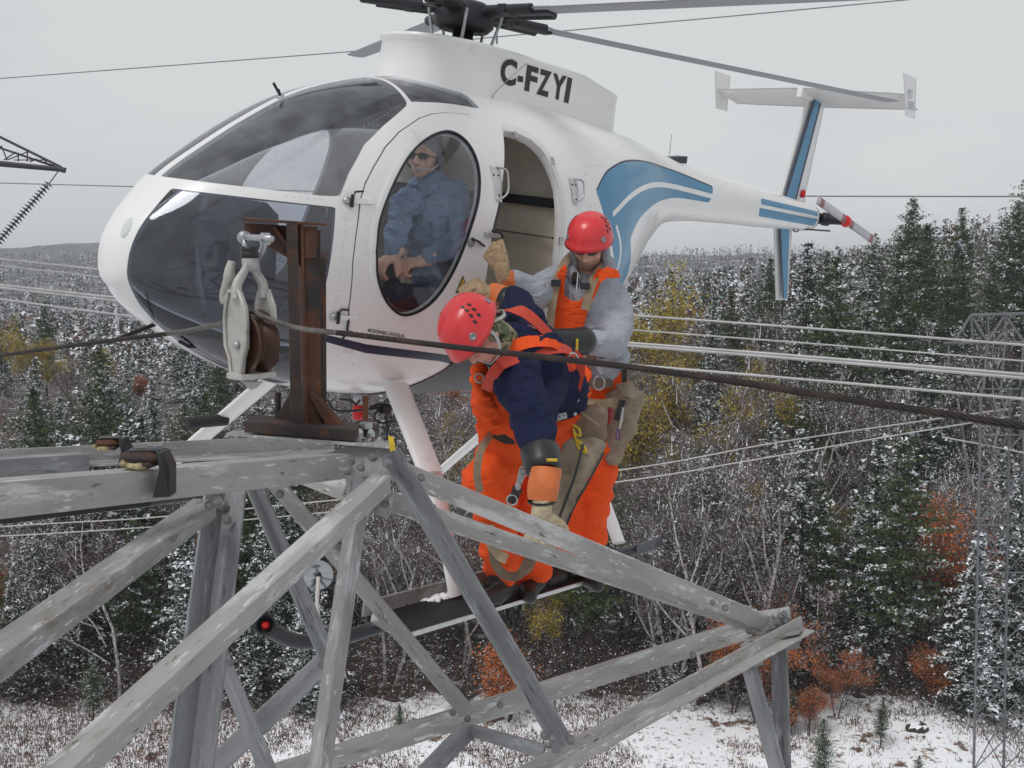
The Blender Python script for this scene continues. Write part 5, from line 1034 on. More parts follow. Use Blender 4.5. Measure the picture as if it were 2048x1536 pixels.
c4 = [LP(700, 1222, .98), LP(745, 1272, 1.24), LP(1182, 1150, 1.24), LP(1130, 1100, .98)]
xf, xb_ = 1.13, -.52
b = MB(); b.box(((xf+xb_)/2, 1.12, zp), (xf-xb_, .26, .006)); gb(b, 'step_tread', HOL)
b = MB(); b.box(((xf+xb_)/2, 1.253, zp-.002), (xf-xb_, .008, .022)); gb(b, 'step_edge', alu)
b = MB(); b.box((xf+.004, 1.12, zp-.008), (.008, .26, .06)); gb(b, 'step_end', alu)
b = MB(); b.box(((xf+xb_)/2+.02, .975, zp+.035), (xf-xb_+.06, .012, .075)); gb(b, 'step_rail', mat('rail_plank', (.28, .26, .25), .7, .1, .3, 6, .2, 40, col2=[((.14, .11, .09), .55, .7, 8.)]))
for k in range(3): b = MB(); b.tube([(.9-.6*k, .97, zp+.0), (.9-.6*k, 1.0, zsk+.02)], .012, 8); gb(b, 'step_bracket', blackp)
for k, (dx, r_) in enumerate(((.0, .024), (.045, .018), (.085, .02), (.11, .024), (.03, .016), (.14, .017))):
    pass
sl = empty('snow_patch', H2W((.78, 1.02, zp+.01)), 'small clump of snow lying on the perforated step by the rail', 'snow')
b = MB()
for dx, dy, r_ in ((0, 0, .026), (.045, .012, .018), (-.05, .0, .024), (-.085, .01, .02), (.02, .03, .015), (-.12, -.01, .03), (-.03, .035, .014), (.07, -.01, .014)):
    b.ell(H2W((.72+dx, 1.0+dy, zp+.008)), (r_*1.3, r_*1.1, r_*.55), None, 14, 8)
for i, v in enumerate(b.v): q = Vector(v); b.v[i] = tuple(q+Vector((1, 1, 1))*noise.noise(q*45)*.008)
b.build('snow_clump', snowm, sl)
b = MB(); b.tube([LP(1262, 1100, 1.0), LP(1308, 1086, 1.0)], .026, 8); b.box(LP(1290, 1092, 1.03), (.20, .02, .05)); gb(b, 'skid_heel', mat('heel_grey', (.10, .105, .115), .5, .3))
# mirror on the toe
b = MB(); q_ = LP(637, 1150, .86); mdv = unit(W2H(CAMP)-q_+np.array([0, 0, .9])); b.lathe([(0, -.02), (.03, -.02), (.068, -.006), (.070, .0), (.066, .002), (0, .003)], q_, mdv, 28); gb(b, 'mirror', mat('mirror_glass', (.42, .44, .46), .12, 1.))
b = MB(); b.tube([q_+mdv*.006, LP(634, 1205, .93), LP(640, 1270, 1.0)], [.009, .009, .009], 8); gb(b, 'mirror_stalk', mat('stalk_pale', (.6, .58, .55), .5))
b = MB(); b.ell(q_+mdv*.006, (.014, .014, .014)); gb(b, 'mirror_knob', blackp)
# belly clutter: red beacon, cargo hook wiring
b = MB(); c_ = LP(718, 818, .15); b.lathe([(0, -.06), (.03, -.058), (.035, -.02), (.035, .03), (0, .03)], c_, (0, 0, 1), 20); b.build('belly_beacon', redl, heli)
b = MB(); b.lathe([(0, 0), (.038, 0), (.038, .06), (0, .06)], c_+[0, 0, .03], (0, 0, 1), 16); b.build('beacon_base', steelb, heli)
hk = MB()
for pts in ([(655, 800), (670, 820), (700, 822), (740, 818), (790, 812)], [(680, 798), (700, 800), (712, 808), (720, 800)], [(752, 812), (762, 825), (775, 815), (790, 820)], [(775, 808), (750, 828), (752, 842), (768, 846), (790, 842)], [(772, 822), (774, 850), (774, 880)], [(740, 815), (760, 808), (775, 818), (788, 808)]): hk.tube(catmull([LP(*q, .3) for q in pts], 5), .007, 6)
hk.build('hook_cables', blackp, heli)
b = MB(); b.box(LP(770, 818, .3), (.06, .05, .05)); b.build('cargo_hook', blackp, heli, .005)
b = MB(); b.ell(LP(695, 700, surf(1.0, -2.0)), (.075, .02, .03)); b.build('belly_blister', white, heli)
# --- cabin interior
fl_ = [(x, surf(x, -2.10)-.04) for x in np.linspace(-.4, 1.25, 12)]; b = MB(); b.poly([(x, y, -2.10) for x, y in fl_]+[(x, -y, -2.10) for x, y in fl_[::-1]], (0, 0, .02)); b.build('cabin_floor', darkint, heli)
b = MB(); b.poly([(1.30, -.30, -2.1), (1.42, -.28, -1.62), (1.50, -.24, -1.42), (1.28, -.22, -1.30), (1.18, -.25, -1.36), (1.12, -.3, -2.1)], (0, .30, 0)); b.build('instrument_panel', darkint, heli, .01)
for cy in (.32, -.34):
    st = empty('cabin_seat', (.35, cy, -2.1)); st.parent = heli; LOCAL.add(st.name); 
    def sb_(b, nm, m): b.v = [(v[0]-.35, v[1]-cy, v[2]+2.1) for v in b.v]; return b.build(nm, m, st, .02)
    b = MB(); b.box((.50, cy, -1.83), (.5, .44, .14)); sb_(b, 'seat_cushion', seatm)
    b = MB(); b.box((.20, cy, -1.48), (.12, .44, .72), np.array([[math.cos(.2), 0, -math.sin(.2)], [0, 1, 0], [math.sin(.2), 0, math.cos(.2)]])); sb_(b, 'seat_back', seatm)
    b = MB(); b.box((.45, cy*.9, -1.985), (.45, .30, .17)); sb_(b, 'seat_box', beige)
b = MB(); b.poly([(.17, -.62, -1.1), (.17, -.64, -2.1), (.17, .25, -2.1), (.17, .25, -1.95), (.17, -.1, -1.9), (.17, -.16, -.75), (.17, -.35, -.78)], (-.025, 0, 0)); b.build('bulkhead', beige, heli)
b = MB(); b.poly([(-.36, -.62, -1.2), (-.36, -.50, -.75), (-.36, 0, -.60), (-.36, .45, -.72), (-.36, .60, -1.1), (-.36, .62, -1.7), (-.36, .5, -2.12), (-.36, -.5, -2.12), (-.36, -.62, -1.7)], (-.03, 0, 0)); b.build('rear_wall', beige, heli)
b = MB(); b.box((-.32, .35, -1.135), (.02, .42, .055)); b.build('black_panel', blackp, heli)
b = MB(); b.box((-.12, .1, -1.72), (.42, 1.0, .03)); b.build('rear_bench', beige, heli, .01)
b = MB(); b.box((-.31, .2, -1.33), (.02, .8, .01)); b.build('trim_ledge', mat('trim_line', (.18, .16, .13), .8), heli)
b = MB(); b.box((-.33, .08, -1.1), (.008, .006, .8)); b.build('trim_seam', MATS['trim_line'], heli)
b = MB(); b.tube(catmull([(1.30, .18, -2.1), (1.28, .25, -1.85), (1.10, .30, -1.62), (.98, .34, -1.55)], 5), .014, 8); b.build('cyclic_stick', blackp, heli)
for cy in (.22, .42): b = MB(); b.box((1.42, cy, -1.98), (.02, .08, .10)); b.tube([(1.42, cy, -2.0), (1.5, cy, -2.12)], .008, 6); b.build('pedal', blackp, heli)
hs_ = MB(); hs_.tube(catmull([(.2, .1, -.68), (.2, .12, -.9), (.24, .14, -1.05), (.26, .1, -1.1), (.22, .08, -1.0), (.2, .1, -.85)], 6), .009, 8); hs_.build('headset_cord', blackp, heli)

# rivet rows along frames and skins (too small to pick apart)
rv = MB(); rows_ = []
for (x0, z0, x1, z1, n_) in [(1.19, -1.3, 1.19, -1.95, 26), (1.30, -1.25, 1.45, -1.25, 6), (-.50, -.95, -.58, -1.9, 36), (-.62, -.95, -.72, -1.85, 34), (-2.63, -.78, -2.63, -1.12, 14), (-3.30, -.82, -3.30, -1.08, 12), (-.5, -.90, -1.4, -.80, 34), (.95, -2.06, -.3, -2.10, 40), (1.1, -.93, .75, -.74, 14), (-.2, -.72, -1.0, -.72, 26), (-1.5, -.90, -2.5, -.98, 30)]:
    for k in range(n_):
        u = k/(n_-1); p, n = surfn(x0+(x1-x0)*u, z0+(z1-z0)*u); s_ = unit(np.cross(n, [0, 0, 1.])); t_ = np.cross(n, s_); r_ = .0035
        rv.add([p+s_*r_, p+t_*r_, p-s_*r_, p-t_*r_, p+n*.0018], [(0, 1, 4), (1, 2, 4), (2, 3, 4), (3, 0, 4)], 0)
tag(rv.build('rivets', mat('rivet_grey_white', (.45, .44, .43), .5), heli), kind='stuff')
# ================================================================ PEOPLE
def solid(prims, name, mats, parent, voxel=.010, smooth=3, folds=None, matfn=None, seed=0):
    """closed blobs -> one continuous voxel-remeshed surface. prims: ('c', pts, radii[, flat]) chains, ('e', centre, radii, R)"""
    b = MB()
    for p in prims:
        if p[0] == 'c':
            pts, rad = p[1], p[2]; fl = p[3] if len(p) > 3 else None
            pts = [np3(q) for q in pts]; b.tube(pts, rad, 18, flat=fl)
            for q, r_ in zip(pts, rad): b.ell(q, (r_, r_, r_) if not fl else (r_*.98*min(1, fl if fl < 1 else 1),)*3, None, 14, 10)
        else: b.ell(p[1], p[2], p[3] if len(p) > 3 else None, 22, 16)
    me = b.mesh('tmp', []); bm = bmesh.new(); bm.from_mesh(me); bmesh.ops.recalc_face_normals(bm, faces=bm.faces); bm.to_mesh(me); bm.free()
    o = bpy.data.objects.new('tmp', me); COL.objects.link(o); m = o.modifiers.new('r', 'REMESH'); m.mode = 'VOXEL'; m.voxel_size = voxel; m.adaptivity = 0
    s = o.modifiers.new('s', 'SMOOTH'); s.factor = .5; s.iterations = smooth
    C.view_layer.update(); me2 = bpy.data.meshes.new_from_object(o.evaluated_get(C.evaluated_depsgraph_get())); bpy.data.objects.remove(o); bpy.data.meshes.remove(me)
    n = len(me2.vertices); co = np.zeros(n*3); me2.vertices.foreach_get('co', co); co = co.reshape(-1, 3)
    if folds:
        no = np.zeros(n*3); me2.vertices.foreach_get('normal', no); no = no.reshape(-1, 3)
        for (amp, sx, sy, sz, R_) in folds:
            q = (co@(R_ if R_ is not None else np.eye(3)))*[sx, sy, sz]
            d = np.array([1-2*abs(noise.noise(Vector(v)+Vector((seed, 3.1*seed, 0)))) for v in q]); co = co+no*((d-.6)*amp)[:, None]
        me2.vertices.foreach_set('co', co.reshape(-1))
    me2.materials.clear()
    for k in mats: me2.materials.append(k)
    if matfn is not None:
        fc = np.array([p.center[:] for p in me2.polygons]); me2.polygons.foreach_set('material_index', np.asarray(matfn(fc)).astype(np.int32))
    me2.polygons.foreach_set('use_smooth', np.ones(len(me2.polygons), bool)); me2.update()
    o = link(name, me2, parent); me2.name = name; return o
def clothm(name, c, var=.12, sc=60, bump=.35, col2=None):
    m = mat(name, c, .9, 0, var*.6, 60, bump, sc*4, col2=col2, spec=.25); nt = m.node_tree; bs = nt.nodes['Principled BSDF']; b1 = bs.inputs['Normal'].links[0].from_node
    tc = nt.nodes.new('ShaderNodeTexCoord'); mp = nt.nodes.new('ShaderNodeMapping'); mp.inputs['Scale'].default_value = (1, 1, 2.2); mp.inputs['Rotation'].default_value = (.5, .3, 0); nt.links.new(tc.outputs['Object'], mp.inputs[0])
    n = nt.nodes.new('ShaderNodeTexNoise'); n.inputs['Scale'].default_value = 8; n.inputs['Detail'].default_value = 2.2; n.inputs['Distortion'].default_value = 1.2; nt.links.new(mp.outputs[0], n.inputs[0])
    b2 = nt.nodes.new('ShaderNodeBump'); b2.inputs['Strength'].default_value = .7; b2.inputs['Distance'].default_value = .03; nt.links.new(n.outputs['Fac'], b2.inputs['Height']); nt.links.new(b1.outputs[0], b2.inputs['Normal']); nt.links.new(b2.outputs[0], bs.inputs['Normal']); return m
skin = mat('skin', (.64, .39, .30), .55, 0, .08, 30, .1, 200); skinr = mat('skin_ruddy', (.58, .27, .21), .55, 0, .1, 30, .1, 200)
hivis = clothm('orange_cloth', (.85, .095, .018)); greyf = clothm('grey_fleece', (.35, .365, .41), .1, bump=.15); navyf = clothm('navy_wool', (.012, .016, .048), .2)
denim = clothm('blue_denim', (.18, .25, .36), .2); leath = mat('tan_leather', (.36, .25, .15), .75, 0, .25, 18, .4, 90, col2=[((.2, .13, .08), .6, .74, 12.)])
lcuff = mat('orange_leather', (.62, .16, .04), .55, 0, .15, 14, .2, 80); rubb = mat('glove_rubber', (.02, .02, .022), .4, 0, .1, 20, .1, 60); canv = mat('canvas', (.27, .22, .16), .9, 0, .25, 10, .5, 180, col2=[((.16, .12, .08), .56, .7, 8.)])
webt = mat('tan_webbing', (.30, .23, .15), .85, 0, .2, 30, .3, 120); webr = mat('red_webbing', (.55, .06, .035), .8, 0, .1, 30, .3, 120); lens = mat('sunglass_lens', (.01, .01, .014), .08); hairm = mat('dark_hair', (.05, .03, .02), .8, 0, .3, 90, .6, 200)
camo = mat('camouflage', (.10, .12, .06), .9, 0, .1, 20, .2, 100, col2=[((.35, .28, .18), .5, .52, 22.), ((.02, .02, .015), .56, .58, 26.)])

def helmet(parent, c, up, front, r=.128):
    """hard hat: dome, brim, buckles and vent slots; c = centre of the head ring"""
    up = unit(up); f = unit(np3(front)-up*np.dot(front, up)); s = np.cross(f, up); R_ = np.array([s, f, up]).T; c = np3(c)
    h = empty('hard_hat', c); h.parent = parent; h.matrix_parent_inverse = parent_world(parent).inverted()
    b = MB(); nu, nv = 48, 18; vs = []
    def pt(a, t, k=1.):                                   # t 0 rim .. 1 crown
        e = math.cos(t*math.pi/2)**.72; z = math.sin(t*math.pi/2)*.135
        fx = .118*e; fy = (.147 if math.sin(a) > 0 else .142)*e; br = max(0, .12-t)/.12
        fl = 1+br*(.10 if math.sin(a) > .2 else .045); lip = -.012*br*(1 if math.sin(a) > 0 else .6)-.035*(1-abs(math.sin(a)))*0
        return c+R_@(np.array([fx*fl*math.cos(a), fy*fl*math.sin(a), z+lip])*k*r/.128)
    for j in range(nv+1):
        for i in range(nu): vs.append(pt(2*math.pi*i/nu, j/nv*.999))
    for i in range(nu): vs.append(pt(2*math.pi*i/nu, 0, .93))
    for i in range(nu): vs.append(pt(2*math.pi*i/nu, .35, .93))
    fs = [(j*nu+i, j*nu+(i+1) % nu, (j+1)*nu+(i+1) % nu, (j+1)*nu+i) for j in range(nv) for i in range(nu)]
    o1 = (nv+1)*nu; fs += [(i, (i+1) % nu, o1+(i+1) % nu, o1+i) for i in range(nu)]+[(o1+i, o1+(i+1) % nu, o1+nu+(i+1) % nu, o1+nu+i) for i in range(nu)]
    b.add(vs, fs, 0, True); b.build('shell', redp, h)
    def onh(a, t): p = pt(a, t); q = pt(a, t+.03); w_ = pt(a+.05, t); n = unit(np.cross(w_-p, q-p)); n = n if np.dot(n, p-c) > 0 else -n; return p, n, unit(q-p)
    for sg in (1, -1):
        for (da, t) in ((-.30, .30), (-.05, .30), (-.2, .43), (.05, .43), (-.1, .56), (.18, .56), (.0, .68)):
            a = math.pi/2-sg*(math.pi/2+.05)+ (sg*da*-1); p, n, tt = onh(a, t); u_ = np.cross(n, tt)
            b = MB(); b.poly([p+n*.0012+tt*y*.0100+u_*x*.0078 for x, y in ((0, 1.25), (.6, .5), (.9, -.2), (.5, -.9), (-.5, -.9), (-.9, -.2), (-.6, .5))], n*.0008); b.build('vent_hole', blackp, h)
        for da in (.62, -.75):
            a = math.pi/2-sg*(math.pi/2-da); p, n, tt = onh(a, .17); b = MB(); b.lathe([(0, 0), (.016, 0), (.016, .003), (.010, .005), (.010, .003), (0, .003)], p, n, 14); b.build('strap_rivet', mat('rivet_grey', (.30, .31, .33), .35, .5), h)
    return h
def head(parent, c, up, front, sk, beard=None, hood=False, s=1.):
    """prims of a head with face; c = head centre (between the ears)"""
    up = unit(up); f = unit(np3(front)-up*np.dot(front, up)); sd_ = np.cross(f, up); R_ = np.array([sd_, f, up]).T; c = np3(c)
    def q(x, y, z): return c+R_@np.array([x, y, z])*s
    pr = [('e', q(0, -.01, .03), (.074*s, .094*s, .092*s), R_), ('e', q(0, .022, -.035), (.060*s, .066*s, .078*s), R_), ('e', q(0, .045, -.088), (.030*s, .030*s, .026*s), R_),
          ('c', [q(0, .088, .012), q(0, .106, -.018), q(0, .112, -.030)], [.009*s, .013*s, .013*s]), ('e', q(.014, .10, -.034), (.009*s,)*3), ('e', q(-.014, .10, -.034), (.009*s,)*3),
          ('e', q(0, .083, -.056), (.024*s, .012*s, .006*s), R_), ('e', q(0, .081, -.067), (.021*s, .012*s, .007*s), R_), ('c', [q(-.04, .078, .028), q(0, .09, .03), q(.04, .078, .028)], [.013*s]*3),
          ('e', q(.045, .055, -.025), (.022*s, .02*s, .02*s)), ('e', q(-.045, .055, -.025), (.022*s, .02*s, .02*s)),
          ('e', q(.078, -.005, -.012), (.010*s, .020*s, .032*s), R_), ('e', q(-.078, -.005, -.012), (.010*s, .020*s, .032*s), R_)]
    return pr, q, R_
def glasses(parent, q, R_, s=1.):
    g = MB()
    for x in (-.031, .031):
        n = 14; ring = [q(x+.029*math.cos(t)*(1.0), .098-abs(x+.029*math.cos(t))*.32, .006+.017*math.sin(t)) for t in np.linspace(0, 2*math.pi, n+1)[:-1]]; f_ = R_[:, 1]
        g.poly(ring, f_*.003)
    g.tube([q(-.008, .101, .012), q(.008, .101, .012)], .003, 6)
    for x in (-1, 1): g.tube([q(.058*x, .080, .010), q(.074*x, .03, .008), q(.078*x, -.01, .0)], .003, 6)
    return g.build('sunglasses', lens, parent)
def hand(wrist, fwd, back, side=1, curl=(70, 80, 45), scale=1.15, spread=.10, thumb=(55, 40), th=1.18):
    """glove/hand prims. fwd wrist->knuckles, back = out of the back of the hand, side=+1 thumb on the +x side"""
    f = unit(fwd); n = unit(np3(back)-f*np.dot(back, f)); x = np.cross(f, n)*side; w_ = np3(wrist); s = scale
    def q(a, b_, c_): return w_+(x*a+f*b_+n*c_)*s
    pr = [('c', [w_-f*.03*s, w_+f*.015*s], [.030*s, .030*s]), ('e', q(0, .05, 0), (.043*s, .052*s, .020*s), np.array([x, f, n]).T), ('e', q(.012, .035, -.008), (.032*s, .035*s, .018*s), np.array([x, f, n]).T)]
    L_ = [(.032, .090, (.042, .026, .02)), (.011, .096, (.046, .03, .022)), (-.011, .092, (.043, .028, .021)), (-.031, .082, (.034, .022, .018))]
    for i, (fx_, fy_, sg_) in enumerate(L_):
        p = q(fx_, fy_, .0); pts = [p]; a = 0
        for L, cu in zip(sg_, curl): a += math.radians(cu*(1+.05*i)); d = f*math.cos(a)-n*math.sin(a)+x*(1.5-i)*spread*.3; p = p+unit(d)*L*s*1.05; pts.append(p)
        pr.append(('c', [q(fx_*.8, .055, 0)]+pts, [.0125*s*th, .0118*s*th, .0105*s*th, .0098*s*th, .0085*s*th]))
    p = q(.030, .022, -.006); pts = [p]; a = math.radians(thumb[0]); c_ = math.radians(thumb[1])
    d = f*math.cos(a)+x*math.sin(a)*.8-n*.35
    for L in (.040, .032, .026): pts.append(pts[-1]+unit(d)*L*s); d = unit(d)*math.cos(c_*.5)+(f*.4-n*.9)*math.sin(c_*.5)
    pr.append(('c', pts, [.016*s, .0135*s*th, .0115*s*th, .0095*s*th])); return pr
def strap(pts, w_, m, parent, name='strap', nrm=None, th=.004, k=6):
    """flat webbing along points (each a point) with its face turned to nrm"""
    c = catmull(pts, k); b = MB(); vs = []
    for i, p in enumerate(c):
        t = unit(c[min(i+1, len(c)-1)]-c[max(i-1, 0)]); n = unit(CAMP-p if nrm is None else nrm); s_ = unit(np.cross(t, n)); n2 = np.cross(s_, t); vs += [p+s_*w_/2+n2*th/2, p-s_*w_/2+n2*th/2, p-s_*w_/2-n2*th/2, p+s_*w_/2-n2*th/2]
    b.add(vs, [(4*i+j, 4*i+(j+1) % 4, 4*i+4+(j+1) % 4, 4*i+4+j) for i in range(len(c)-1) for j in range(4)], 0, False); b.add(vs[:4], [(0, 1, 2, 3)]); b.add(vs[-4:], [(0, 1, 2, 3)])
    return b.build(name, m, parent)
def ring(c, n, r_, m, parent, name='d_ring', rr=.004, sq=1.):
    n = unit(n); u = unit(np.cross(n, [0, 0, 1.])); v = np.cross(n, u); b = MB(); b.tube([np3(c)+u*r_*math.cos(t)*sq+v*r_*math.sin(t) for t in np.linspace(0, 2*math.pi, 21)], rr, 7); return b.build(name, m, parent)
def buckle(c, R_, w_, h_, parent, m=None): b = MB(); b.box(c, (w_, .008, h_), R_); return b.build('buckle', m or steelb, parent, .002)

# ---------------- lineman in grey hooded fleece, standing on the step, holding the door edge
B = empty('person', P(1165, 1150, 5.72), 'lineman in grey hooded fleece and orange bib standing upright, one glove on the door edge', 'person')
upB = unit([-.07, -.42, .90]); frB = unit([-.30, -.80, -.52])
hc = P(1180, 492, 5.50)
pr, qh, Rh = head(B, hc, upB, frB, skin, s=1.02)
chest = [P(1180, 560, 5.62), P(1176, 610, 5.62), P(1182, 680, 5.66), P(1190, 745, 5.72)]
bodyp = pr+[('c', [hc-upB*.06, P(1176, 552, 5.62)], [.058, .068]), ('c', chest, [.09, .12, .115, .11])]
def jl(a): return a
shR, elR, wrR = P(1116, 568, 5.62), P(1068, 588, 5.42), P(1018, 552, 5.30)
shL, elL, wrL = P(1232, 602, 5.62), P(1226, 688, 5.42), P(1150, 684, 5.16)
hipR, knR, anR = P(1160, 780, 5.76), P(1140, 930, 5.66), P(1130, 1110, 5.72)
hipL, knL, anL = P(1215, 780, 5.76), P(1196, 930, 5.66), P(1172, 1115, 5.76)
bodyp += [('c', [shR, elR, wrR], [.05, .042, .032]), ('c', [shL, elL, wrL], [.05, .042, .032]), ('c', [P(1185, 760, 5.74), hipR, knR, anR], [.1, .08, .055, .04]), ('c', [P(1185, 760, 5.74), hipL, knL, anL], [.1, .08, .055, .04])]
bf = lambda fc: np.where(((fc-hc)@Rh[:, 1] > .035) & ((fc-hc)@Rh[:, 2] < -.048) & (np.abs((fc-hc)@Rh[:, 0]) < .06) & ((fc-hc)@Rh[:, 2] > -.125), 1, 0)
stub = mat('stubble_skin', (.43, .26, .19), .7, 0, .2, 60, .2, 300)
solid(bodyp, 'body', [skin, stub], B, .0075, 2, matfn=bf)
glasses(B, qh, Rh, 1.02); helmet(B, hc+upB*.042+Rh[:, 1]*.0, upB, frB)
# fleece: torso, sleeves and the hood lying round the neck
fl = [('c', [P(1180, 552, 5.64), P(1178, 600, 5.64), P(1184, 670, 5.66), P(1190, 728, 5.70)], [.115, .185, .175, .155]), ('e', P(1122, 573, 5.62), (.105,)*3), ('e', P(1226, 596, 5.62), (.088,)*3),
      ('c', [shR, (shR+elR)/2, elR, wrR+(elR-wrR)*.25], [.100, .098, .088, .056]), ('e', elR+[.01, 0, -.02], (.058, .065, .068)), ('c', [shL, (shL+elL)/2+[.02, 0, 0], elL, wrL+(elL-wrL)*.45], [.084, .086, .080, .062]),
      ('e', P(1238, 715, 5.62), (.07, .1, .07))]
solid(fl, 'fleece', [greyf], B, .010, 3, [(.010, 4.5, 4.5, 9, None)], seed=2)
R_h = frame(frB, upB); hd = []
for t in np.linspace(-2.5, 2.5, 15): hd.append(hc+Rh@np.array([.105*math.sin(t), -.005-.085*math.cos(t)+.02, -.085-.035*(math.cos(t) < 0)*abs(math.cos(t))-.03*(abs(t)/2.5)]))
solid([('c', hd, [.036]*15), ('c', [hc+Rh@np.array([x, -.085, z]) for x, z in ((-.06, -.02), (0, 0), (.06, -.02))], [.035]*3), ('c', [hc+Rh@np.array([.085, .0, z]) for z in (-.11, -.03, .02)], [.03, .026, .018]), ('c', [hc+Rh@np.array([-.085, .0, z]) for z in (-.11, -.03, .02)], [.03, .026, .018])], 'hood', [greyf], B, .009, 3, [(.006, 9, 9, 14, None)], seed=4)
# bib overalls
legs = [('c', [P(1186, 725, 5.70), P(1188, 765, 5.74)], [.155, .165]), ('c', [hipR, knR+[0, 0, .1], knR, anR], [.125, .115, .105, .105]), ('c', [hipL, knL+[.0, 0, .1], knL, anL], [.125, .115, .105, .10])]
solid(legs, 'bib_trousers', [hivis], B, .012, 3, [(.028, 5, 5, 8, None), (.006, 14, 14, 22, None)], seed=6)
def bibpanel(outline, name, m, parent, Y0, bulge=.05, th=.006, n=14):
    """cloth panel: outline in photo pixels, gently curved in depth, with its own thickness"""
    o = np.array(outline, float); mn, mxx = o.min(0), o.max(0); f_ = sdf([(a, b_) for a, b_ in outline], (0, 1)); gx, gy = np.meshgrid(np.linspace(mn[0], mxx[0], n*2), np.linspace(mn[1], mxx[1], n*2)); V = np.stack([gx.ravel(), gy.ravel(), 0*gx.ravel()], 1); m_ = n*2
    V6_ = np.concatenate([V, V*0+[0, 0, 1]], 1); T = []
    for i in range(m_-1):
        for j in range(m_-1): a = i*m_+j; T += [(a, a+1, a+m_+1), (a, a+m_+1, a+m_)]
    (V2, T2), _ = clip((V6_, np.array(T)), f_); used, inv = np.unique(T2, return_inverse=True); V2 = V2[used]; T2 = inv.reshape(-1, 3); cx, hw = (mn[0]+mxx[0])/2, (mxx[0]-mn[0])/2
    key = np.round(V2[:, :2]*50).astype(int); _, fi, iv = np.unique(key, axis=0, return_index=True, return_inverse=True); V2 = V2[fi]; T2 = iv.reshape(-1)[T2]; T2 = T2[(T2[:, 0] != T2[:, 1]) & (T2[:, 1] != T2[:, 2]) & (T2[:, 0] != T2[:, 2])]
    w3 = np.array([P(a, b_, (Y0(a, b_) if callable(Y0) else Y0)+bulge*((a-cx)/hw)**2+.006*noise.noise(Vector((a*.05, b_*.02, 1)))*2) for a, b_ in V2[:, :2]])
    me = bpy.data.meshes.new(name); me.from_pydata(w3.tolist(), [], T2.tolist()); me.materials.append(m); me.polygons.foreach_set('use_smooth', np.ones(len(T2), bool)); me.update(); ob = link(name, me, parent); s_ = ob.modifiers.new('thick', 'SOLIDIFY'); s_.thickness = th; s_.offset = 0; return ob
bibpanel([(1107, 560), (1126, 530), (1136, 530), (1129, 566), (1128, 590), (1142, 602), (1160, 602), (1176, 580), (1196, 536), (1212, 540), (1190, 590), (1178, 612), (1160, 680), (1160, 760), (1098, 760), (1098, 640), (1106, 600)], 'bib', hivis, B, lambda x, y: 5.435+(y-600)*.0006-max(0, 590-y)*.0002, .045)
bibpanel([(1196, 546), (1215, 533), (1236, 541), (1240, 556), (1214, 556), (1200, 566)], 'shoulder_patch', hivis, B, lambda x, y: 5.37, .03)
strap([P(1150, 505, 5.60), P(1133, 520, 5.50), P(1118, 548, 5.43), P(1108, 590, 5.42), P(1101, 640, 5.42), P(1098, 700, 5.44)], .042, webt, B, 'harness_strap')
strap([P(1222, 520, 5.60), P(1208, 532, 5.49), P(1190, 555, 5.42), P(1178, 585, 5.41), P(1170, 620, 5.42)], .045, webt, B, 'harness_strap')
for p in ((1112, 566), (1170, 572)):
    b = MB(); b.box(P(p[0], p[1], 5.40), (.05, .01, .035)); b.build('strap_tab', blackp, B, .002)
b = MB(); b.tube([P(1140, 570, 5.42), P(1141, 598, 5.40)], .002, 5); b.tube([P(1156, 545, 5.44), P(1153, 582, 5.40)], .0035, 5); b.build('zip', steelb, B)
shp = solid([('e', P(1150, 556, 5.485), (.022, .02, .035))], 'collar_gap', [mat('dark_shirt', (.03, .022, .02), .9)], B, .008, 2)
# gloves: leather work gloves over long rubber cuffs
gr = hand(P(1004, 541, 5.28), unit([-.42, -.10, .80]), unit([-.3, -.93, .1]), side=1, curl=(72, 88, 50), scale=1.2, spread=0, thumb=(10, 60))
solid(gr+[('c', [P(1010, 556, 5.30), P(1003, 536, 5.28)], [.044, .040])], 'work_glove', [leath], B, .0055, 1, [(.004, 40, 40, 40, None)], seed=3)
solid([('c', [P(1012, 556, 5.30), P(1028, 576, 5.35), P(1036, 586, 5.38)], [.050, .060, .062])], 'glove_gauntlet', [lcuff], B, .008, 2, [(.006, 20, 20, 20, None)], seed=3)
b = MB(); dv_ = unit(elR-wrR); b.lathe([(.058, -.01), (.066, 0), (.068, .05), (.06, .06)], P(1036, 580, 5.38), dv_, 24); b.build('rubber_cuff', rubb, B)
solid([('c', [P(1165, 682, 5.20), P(1138, 682, 5.14), P(1100, 678, 5.06)], [.072, .064, .052])], 'rubber_cuff', [rubb], B, .008, 2)
gl = hand(P(1096, 678, 5.06), unit([-.9, -.3, -.1]), unit([0, -.4, .9]), side=1, curl=(40, 50, 30), scale=1.12); solid(gl, 'work_glove', [leath], B, .006, 1)
b = MB(); b.box(P(1154, 689, 5.075), (.012, .004, .055), frame((0, 1, 0), (.03, 0, 1))); b.build('yellow_label', yell, B, .003)
for k in range(3): b = MB(); b.box(P(1124+k*5, 684, 5.072), (.006, .003, .04)); b.build('cuff_print', mat('grey_print', (.2, .2, .21), .6), B)
